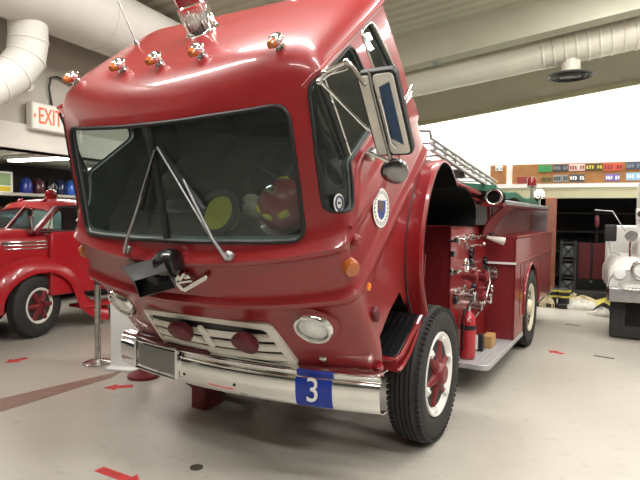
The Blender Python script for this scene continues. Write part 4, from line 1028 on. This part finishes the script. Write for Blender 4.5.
# right-hand duct under the beam with its ceiling diffuser
d2 = thing('air_duct', 'cream round air duct below the ceiling beam at the upper right', 'duct', RM @ Vector((2, 5.45, 4.2)))
zd = lambda x: 4.30+.128*x
a = Vector((-2.3, 5.55, zd(-2.3))); b = Vector((3.35, 5.55, zd(3.35))); g = MB(RM); L = (b-a).length
pr_ = [(0, .29), (L*.70, .29)]
x = L*.70
while x < L-.1: pr_ += [(x, .29), (x+.012, .302), (x+.03, .302), (x+.042, .29)]; x += .17
pr_ += [(L, .29)]; g.lathe(pr_, a, b-a, 44); g.build('main_pipe', 'duct_cream', d2)
g = MB(RM); g.tube([b, b+Vector((.25, .0, .04)), b+Vector((.45, .2, .07)), b+Vector((.5, .9, .07))], .30, 28); g.build('elbow', 'soffit', d2)
dc = Vector((2.12, 5.55, 0)); dz = zd(2.12)-.345
g = MB(RM); g.lathe([(.20, .15), (-.12, .15)], (dc.x, dc.y, dz), (0, 0, 1), 28); g.build('drop_collar', 'duct_cream', d2)
g = MB(RM); g.lathe([(-.10, .15), (-.14, .36), (-.155, .37), (-.17, .35), (-.15, .27), (-.17, .25), (-.15, .17), (-.18, .15), (-.17, 0)], (dc.x, dc.y, dz), (0, 0, 1), 40); g.build('diffuser', 'diffuser_grey', d2)
g = MB(RM); 
for r in (.30, .22, .12): g.tube([(dc.x+r*cos(2*pi*k/32), dc.y+r*sin(2*pi*k/32), dz-.175) for k in range(32)], .012, 6, True)
g.build('diffuser_ring', 'black', d2)
p = at(RM, 437, 64, 'Y', 4.80); g = MB(RM); g.box(p, (.12, .05, .06)); tag(g.build('junction_box', 'plate_grey'), 'small grey junction box fixed under the ceiling beam', 'box')
# ---- exit sign, cable, emergency lamp on the upper left wall
es = thing('exit_sign', 'lit EXIT sign with red letters on the wall above the side bay', 'sign', RM @ Vector((XL+.06, .32, 2.66)))
EM = RM @ frame3((XL+.07, .27, 2.825), (0, 1, 0), (0, 0, 1))
MB(EM).box((0, 0, 0), (.56, .31, .10), bev=.012).build('case', 'lintel', es); MB(EM).box((0, 0, .052), (.53, .28, .006)).build('face', 'sign_face', es)
text('letters', 'EXIT', .265, EM @ Matrix.Translation((-.045, 0, .058)), 'sign_red', es, .003, font_sx=.58)
MB(EM).prism([(-.262, 0), (-.235, .03), (-.235, -.03)], (.055, .058), 'Z').build('chevron', 'sign_red', es)
g = MB(RM); g.tube([(XL, .36, 2.98), (XL+.02, .30, 3.2), (XL+.02, .33, 3.33), (XL+.02, .42, 3.36), (XL+.02, .75, 3.28), (XL+.02, 1.2, 3.2)], .012, 8); tag(g.build('power_cable', 'dark_metal'), 'dark cable looping up the wall from the EXIT sign', 'cable')
p = at(RM, 24, 87, 'X', XL); el = MB(RM); el.lathe([(0, .04), (.08, .05), (.11, .07), (.12, .065)], (XL+.02, p.y, p.z), (1, -.5, 0), 18); tag(el.build('emergency_lamp', 'duct_cream'), 'small round cream emergency lamp beside the EXIT sign', 'lamp')
# ---- side bay: fluorescent fittings, shelf, helmets, poster
for k, y in enumerate((-.9, .9, 2.7, 4.6)):
    o = thing('ceiling_light', ['fluorescent fitting in the side bay, nearest the viewer', 'fluorescent fitting in the side bay above the hood of the old red truck', 'fluorescent fitting in the side bay above the old red truck cab', 'fluorescent fitting farthest back in the side bay'][k], 'light', RM @ Vector((-6.3, y, 2.7)), 'side bay lights')
    MB(RM).box((-6.3, y, 2.76), (2.6, .20, .07), bev=.01).build('housing', 'white', o)
    g = MB(RM)
    for dy in (-.05, .05): g.cyl((-7.55, y+dy, 2.70), (-5.05, y+dy, 2.70), .018, n=10)
    g.build('tube', 'tube', o)
sh = rbox('wall_shelf', (-8.45, 3.2, 2.10), (.75, 6.6, .06), 'wall_grey', .005); tag(sh, 'long grey shelf on the side bay wall carrying helmets', 'shelf')
hx = -8.25
for (px, mm_, lb) in ((26, 'helmet_blue', 'royal blue helmet, first on the wall shelf from the poster'), (39, 'helmet_maroon', 'dark maroon helmet on the wall shelf between blue and black ones'), (50, 'helmet_black', 'black helmet with a pale ring on the wall shelf'), (60, 'helmet_navy', 'navy helmet on the wall shelf beside the black one'), (70, 'helmet_bright_blue', 'bright blue helmet at the end of the shelf, partly behind the engine cab')):
    p = at(RM, px, 184, 'X', hx); T = RM @ Matrix.Translation((hx, p.y, 2.13))
    h = thing('helmet', lb, 'helmet', T @ Vector((0, 0, 0)), 'helmets on the wall shelf'); R = .12
    MB(T).lathe([(.0, R*.95), (.06, R*1.05), (.16, R*1.05), (.27, R*.85), (.33, R*.45), (.35, 0)], (0, 0, 0), (0, 0, 1), 22).build('shell', mm_, h)
    MB(T).lathe([(.07, R*1.05), (.06, R*1.12), (.05, R*1.12), (.05, R*1.03)], (0, 0, 0), (0, 0, 1), 22).build('brim', mm_, h)
    if px == 50: MB(T).tube([(R*1.02, .07*cos(2*pi*k/20), .16+.07*sin(2*pi*k/20)) for k in range(20)], .012, 6, True).build('ring', 'plate_grey', h)
pa = at(RM, 0, 174, 'X', -7.6); po = thing('poster', 'framed green and yellow poster standing on the shelf at the left edge', 'poster', RM @ Vector((-8.2, 2.6, 2.13)))
p1 = at(RM, 12, 165, 'X', -8.2); p2 = at(RM, 12, 184, 'X', -8.2)
PY = p1.y
MB(RM).box((-8.2, PY-.45, 2.13+.21), (.03, .9, .42)).build('frame', 'white', po); MB(RM).box((-8.183, PY-.47, 2.39), (.006, .84, .24)).build('picture', 'poster_green', po); MB(RM).box((-8.183, PY-.47, 2.20), (.006, .84, .10)).build('lower_band', 'poster_yellow', po)

# ---- right wall: plate boards, plates
def board(x0, x1, label):
    g = MB(RM); g.box(((x0+x1)/2, YB-.012, 2.673), (x1-x0, .024, .416)); return tag(g.build('display_board', 'board_brown', None, 0), label, 'board')
board(1.08, 4.2, 'long brown display board of licence plates on the white wall'); board(.62, .955, 'short brown display board end beside the gap, left of the long one')
PL = [(545, 168.5, 14, 8, 'plate_green', None, 'plain green licence plate, upper row of the long board'), (560.5, 168, 15.5, 7.5, 'plate_dark', 'plate_grey', 'dark licence plate with pale characters, upper row beside the green plate'), (577, 167.5, 15.5, 7.5, 'plate_pink', 'plate_maroon', 'pale pink licence plate in the upper row'),
      (594, 167, 16.5, 7, 'plate_black', 'plate_yellow', 'black licence plate with yellow characters'), (613, 167, 18, 8, 'plate_red', 'plate_maroon', 'orange red licence plate in the upper row'), (634, 165.5, 15, 8, 'plate_navy', 'plate_grey', 'slate blue licence plate at the upper right end of the board'),
      (523.5, 180, 13.5, 7, 'plate_maroon', None, 'dark maroon licence plate, lower row behind the red beacon'), (546, 179.5, 10.5, 6.5, 'plate_olive', 'plate_black', 'olive licence plate in the lower row'), (560.5, 178.5, 15, 7.5, 'plate_grey', 'plate_dark', 'grey licence plate in the lower row nearest the olive plate'), (577, 178, 15, 8, 'plate_dark', 'white', 'dark licence plate with white characters, lower row'),
      (612.5, 177.5, 14, 7.5, 'plate_purple', 'white', 'purple licence plate with white characters, lower row'), (634, 176.5, 15, 8, 'plate_sky', 'white', 'sky blue licence plate at the lower right end of the board'), (499, 168.5, 8, 6, 'white', 'plate_grey', 'white licence plate on the short board')]
for px, py, w, h, m1, m2, lb in PL:
    p = at(RM, px, py, 'Y', YB-.026); s = 1/52.5
    g = MB(RM); g.box((p.x, YB-.028, p.z), (w*s, .008, h*s)); o = tag(g.build('license_plate', m1, None, 0, bevel=.003), lb, 'licence plate', 'licence plates on the wall boards')
    if m2:
        g = MB(RM); n = 6
        for k in range(n):
            if k == 3: continue
            g.box((p.x+(-.40+.8*k/(n-1))*w*s, YB-.034, p.z+random.uniform(-.004, .004)), (w*s*.085, .004, h*s*.5))
            g.box((p.x+(-.40+.8*k/(n-1))*w*s+.012, YB-.034, p.z+random.choice((-1, 0, 1))*h*s*.2), (w*s*.09, .004, h*s*.12))
        g.build('raised_characters', m2, o)
# ---- opening beneath: post, lockers, crate stack, shelf unit
po_ = rbox('wooden_post', (1.88, YB-.02, 1.08), (.22, .22, 2.15), 'post_brown', .01); tag(po_, 'reddish brown upright post beside the dark store opening', 'post')
lk = thing('locker', 'dark red double locker standing inside the dark store', 'locker', RM @ Vector((3.0, YB+.9, 0)))
lx0 = at(RM, 577, 260, 'Y', YB+.6).x; lx1 = at(RM, 607, 260, 'Y', YB+.6).x
zt = at(RM, 590, 243, 'Y', YB+.6).z; zb = at(RM, 590, 279, 'Y', YB+.6).z
MB(RM).box(((lx0+lx1)/2, YB+.95, zt/2), (lx1-lx0, .6, zt)).build('carcass', 'black', lk)
for k in (0, 1):
    w = (lx1-lx0)/2; MB(RM).box((lx0+w*(k+.5), YB+.64, (zt+zb)/2), (w-.05, .03, zt-zb)).build('door', 'locker_red', lk)
MB(RM).box(((lx0+lx1)/2, YB+.62, zb-.06), (.05, .02, .05)).build('lock', 'plate_grey', lk)
# folding rack (lattice)
rk = thing('folding_rack', 'black lattice rack standing between the post and the lockers', 'rack', RM @ Vector((2.35, YB+.3, 0)))
x0 = at(RM, 561, 260, 'Y', YB+.3).x; x1 = at(RM, 575, 260, 'Y', YB+.3).x
g = MB(RM)
for x in (x0, x1): g.box((x, YB+.3, .62), (.05, .25, 1.24))
for k in range(4): g.box(((x0+x1)/2, YB+.3, .06+.38*k), (x1-x0, .25, .03))
g.build('upright', 'dark_metal', rk)
for k in range(3):
    g = MB(RM)
    for a, b in ((x0, x1), (x1, x0)): g.bar((a, YB+.18, .08+.38*k), (b, YB+.18, .42+.38*k), .03, .03)
    g.build('brace', 'black', rk)
    g = MB(RM); g.box(((x0+x1)/2, YB+.33, .24+.38*k), (.24, .14, .26), bev=.03); tag(g.build('storage_tin', 'plate_grey'), ['grey tin on the lowest tier of the lattice rack', 'grey tin on the middle tier of the lattice rack', 'grey tin on the top tier of the lattice rack'][k], 'tin', 'tins on the lattice rack')
g = MB(RM); 
for z in (.3, .9, 1.4, 1.85): g.box((2.9, YB+2.2, z), (2.6, .5, .04))
for x in (1.7, 2.9, 4.1): g.box((x, YB+2.2, 1.0), (.05, .5, 1.95))
tag(g.build('storage_shelf', 'bay_wall'), 'dim shelving unit at the back of the dark store', 'shelf')
g = MB(RM); g.box((3.05, YB+.35, .09), (1.5, .5, .18), bev=.01); tag(g.build('equipment_case', 'gear_dark'), 'long low black case in front of the dark lockers', 'case')
# boots and turnout clothing on the floor
def heap(name, px, py, mats, label, sc, seed, flatn=.35):
    rnd = random.Random(seed); p = at(M0, px, py, 'Z', 0); o = thing(name, label, 'clothing', (p.x, p.y, 0))
    for k, m_ in enumerate(mats):
        rows = []; cx = p.x+rnd.uniform(-.4, .4)*sc; cy = p.y+rnd.uniform(-.1, .25)*sc; R = sc*rnd.uniform(.28, .5); ph = rnd.uniform(0, 6); H = .13+.09*rnd.random()
        n = 20
        for j in range(7):
            t = j/6; rr = R*(1-t**1.6*.97); r = []
            for i in range(n+1):
                a = 2*pi*(i % n)/n; w = 1+.18*sin(3*a+ph)+.10*sin(7*a+2*ph+t*3)
                r.append((cx+rr*w*cos(a)*1.3, cy+rr*w*sin(a)*.75, .004+H*t**.7*(1+.25*sin(4*a+ph))))
            rows.append(r)
        g = MB(); g.grid(rows); g.add([rows[0][i] for i in range(n)], [tuple(range(n))]); g.build('fold', m_, o, 60)
    return o
heap('turnout_coat', 592, 309, ['gear_tan', 'cloth_white', 'gear_yellow', 'gear_tan'], 'tan and yellow turnout clothing heaped on the floor next to the white truck', .62, 3)
heap('turnout_pants', 603, 316, ['cloth_white', 'gear_dark'], 'black and off-white clothing at the front edge of the tan heap', .5, 9)
heap('turnout_coat', 571, 305, ['gear_tan', 'gear_dark'], 'small tan and black clothing heap right of the upright boots', .36, 5)
heap('turnout_pants', 546, 307, ['gear_dark', 'gear_tan'], 'dark clothing heap on the floor just behind the engine rear end', .3, 11)
bp_ = at(M0, 557, 307, 'Z', 0); bt = thing('fire_boots', 'black fire boots with yellow bands standing on the floor behind the engine', 'boots', (bp_.x, bp_.y, 0))
for dx in (-.11, .11):
    g = MB(); g.lathe([(0, .11), (.04, .11), (.12, .10), (.34, .125), (.36, .12), (.36, .0)], (bp_.x+dx, bp_.y, 0), (0, 0, 1), 18); g.box((bp_.x+dx, bp_.y-.10, .045), (.16, .22, .09), bev=.03); b_ = g.build('boot', 'gear_dark', bt)
    for z in (.20, .31): MB().lathe([(0, .128), (.035, .13)], (bp_.x+dx, bp_.y, z), (0, 0, 1), 18).build('band', 'gear_yellow', b_)

# ---- white fire truck at the right edge
wt = thing('white_fire_truck', 'white fire truck with round headlights at the right edge', 'fire truck', (3.6, 6.0, 0))
WX = 2.26; WY = 4.75; W = 2.3
WT = Matrix.Translation((WX, WY, 0)) @ Matrix.Rotation(radians(4), 4, 'Z')
def wb(c, d, name, m, bev=0., par=None): return MB(WT).box(c, d, None, bev).build(name, m, par or wt)
# fenders (rounded crown) and hood
for cx in (.32, 1.98):
    g = MB(WT); rows = []
    for y, z1, r in ((-.02, .98, .22), (.06, 1.08, .25), (.25, 1.14, .26), (.9, 1.15, .26), (1.4, 1.14, .26)):
        hw = .33; pts = [(-hw, .72), (-hw, z1-r)]+[(-hw+r-r*cos(pi/2*k/6), z1-r+r*sin(pi/2*k/6)) for k in range(1, 7)]+[(hw-r+r*sin(pi/2*k/6), z1-r+r*cos(pi/2*k/6)) for k in range(1, 7)]+[(hw, .72)]
        rows.append([(cx+x, y, z) for x, z in pts])
    g.sheet(rows, .02); g.add([rows[0][i] for i in range(len(rows[0]))], [tuple(range(len(rows[0])))]); fe = g.build('fender', 'white_paint', wt)
    MB(WT).lathe([(-.03, .06), (.02, .085), (.045, .075), (.06, .0)], (cx+(-.20 if cx < 1 else .20), -.01, .93), (0, -1, 0), 22).build('turn_signal', 'lens_clear', fe)
    g = MB(WT); g.lathe([(0, .14), (.05, .135), (.06, .115), (.03, .105)], (cx+(.06 if cx < 1 else -.06), -.06, 1.0), (0, -1, 0), 28); hl = g.build('headlight', 'chrome', wt)
    MB(WT).lathe([(0, .105), (.04, .09), (.055, 0)], (cx+(.06 if cx < 1 else -.06), -.06, 1.0), (0, -1, 0), 24).build('headlight_lens', 'lens_clear', hl)
g = MB(WT); rows = []
for y, hw, z1 in ((.10, .68, 1.28), (.2, .74, 1.42), (.5, .78, 1.52), (1.4, .80, 1.56)):
    r = .25; pts = [(-hw, .72), (-hw, z1-r)]+[(-hw+r-r*cos(pi/2*k/6), z1-r+r*sin(pi/2*k/6)) for k in range(1, 7)]+[(hw-r+r*sin(pi/2*k/6), z1-r+r*cos(pi/2*k/6)) for k in range(1, 7)]+[(hw, .72)]
    rows.append([(1.15+x, y, z) for x, z in pts])
g.sheet(rows, .02); g.add([rows[0][i] for i in range(len(rows[0]))], [tuple(range(len(rows[0])))]); g.build('hood', 'white_paint', wt)
wb((1.15, -.02, 1.0), (.95, .22, .48), 'front_grille', 'dark_metal', .01)
wb((1.15, -.20, .66), (2.36, .22, .20), 'bumper', 'steel', .02); wb((.0, -.205, .66), (.08, .20, .19), 'bumper_end', 'chrome_dark', .02)
MB(WT).tube([(.28+.13*cos(2*pi*k/24)*1.4, -.33, .80+.055*sin(2*pi*k/24)) for k in range(24)], .016, 6, True).build('bumper_lamp', 'chrome', wt)
MB(WT).box((.28, -.31, .80), (.30, .03, .07), bev=.02).build('bumper_lamp_lens', 'lens_clear', wt)
for x in (.30, 2.0):
    g = MB(WT); g.lathe([(0, .25), (0, .44), (.03, .48), (.25, .48), (.28, .44), (.28, .25)], (x-.14, .62, .48), (1, 0, 0), 40); g.build('wheel', 'rubber', wt)
wb((1.15, .55, .42), (1.9, 1.3, .45), 'undercarriage', 'black')
wb((.22, -.05, .33), (.42, .10, .62), 'mud_guard', 'rubber', .03)
# cab with windscreen, spot lamp, mirror, beacon
g = MB(WT); g.prism([(1.3, .7), (1.3, 1.62), (1.55, 2.25), (1.75, 2.38), (2.3, 2.38), (2.3, .7)], (.52, 1.80), 'X'); g.build('cab', 'white_paint', wt, 30, bevel=.06)
g = MB(WT); g.box((1.15, 0, 0), (1.1, .02, .52), Matrix.Translation((0, 1.395, 1.93)) @ Matrix.Rotation(radians(-21.6), 4, 'X')); g.build('windshield', 'black_gloss', wt)
wb((1.15, 2.75, 1.05), (2.1, .9, 1.1), 'rear_body', 'white_paint', .04)
p = MB(WT); p.lathe([(-.10, .02), (-.06, .065), (0, .088), (.01, .084), (.012, 0)], (.28, .32, 1.47), (0, -1, 0), 24); p.build('spot_lamp', 'reflector', wt); MB(WT).cyl((.28, .38, 1.1), (.28, .38, 1.42), .02).build('lamp_stem', 'chrome', wt)
g = MB(WT); g.tube([(.30, .7, 1.45), (.20, .7, 1.58), (.05, .7, 1.84), (-.2, .75, 1.86)], .008, 8); g.tube([(.30, .75, 1.12), (.04, .7, 1.2), (.0, .7, 1.42), (-.02, .7, 1.60)], .009, 8); arm = g.build('mirror_arm', 'steel', wt)
MB(WT).box((.03, .68, 1.50), (.17, .05, .26), bev=.03).build('mirror', 'black', arm)
MB(WT).ball((-.16, .75, 1.68), .045, 14, (.8, .8, 2.2)).build('warning_lamp', 'maroon', arm)
g = MB(WT); g.box((.44, .75, 1.80), (.14, .12, .18), bev=.02); g.bar((.44, .78, 1.45), (.44, .78, 1.80), .05, .05); g.build('siren', 'white_paint', wt); MB(WT).lathe([(0, .05), (.02, .045), (.02, 0)], (.43, .69, 1.80), (0, -1, 0), 16).build('siren_mouth', 'black', wt)

# ================================================================== LIGHT
def area(name, M, loc, size, power, rot=(0, 0, 0), col=(1, .975, .93)):
    l = bpy.data.lights.new(name, 'AREA'); l.shape = 'RECTANGLE'; l.size, l.size_y = size; l.energy = power; l.color = col
    o = bpy.data.objects.new(name, l); COL.objects.link(o); o.matrix_world = M @ Matrix.Translation(loc) @ Matrix.Rotation(rot[2], 4, 'Z') @ Matrix.Rotation(rot[1], 4, 'Y') @ Matrix.Rotation(rot[0], 4, 'X'); o['kind'] = 'helper'
    return o
for k, (x, y) in enumerate(((.2, -1.4), (.2, 1.2), (3.2, -2.4), (3.2, .8), (6.2, -1.8), (6.2, 1.4), (-1.6, -3.0), (1.8, -5.5), (5.5, -5.5), (3.4, 3.6))):
    area('fluorescent', RM, (x, y, 4.72+SL*x), (2.3, .30), 118)
for x in (-1.5, 1.5, 4.5, 7.5): area('wall_wash', RM, (x, YB-.42, 4.75+SL*x), (2.6, .25), 170, col=(1, .985, .98))
for y in (-.9, .9, 2.7, 4.6): area('bay_tube', RM, (-6.3, y, 2.66), (2.5, .12), 24)
wd = bpy.data.worlds.new('world'); SC.world = wd; wd.use_nodes = True
wd.node_tree.nodes['Background'].inputs['Color'].default_value = (1, .97, .92, 1); wd.node_tree.nodes['Background'].inputs['Strength'].default_value = .45
SC.view_settings.view_transform = 'Standard'; SC.view_settings.look = 'None'; SC.view_settings.gamma = 1; SC.view_settings.exposure = -0.06
try:
    SC.cycles.use_denoising = True; SC.cycles.max_bounces = 8; SC.cycles.transparent_max_bounces = 12; SC.cycles.sample_clamp_indirect = 6
except Exception: pass
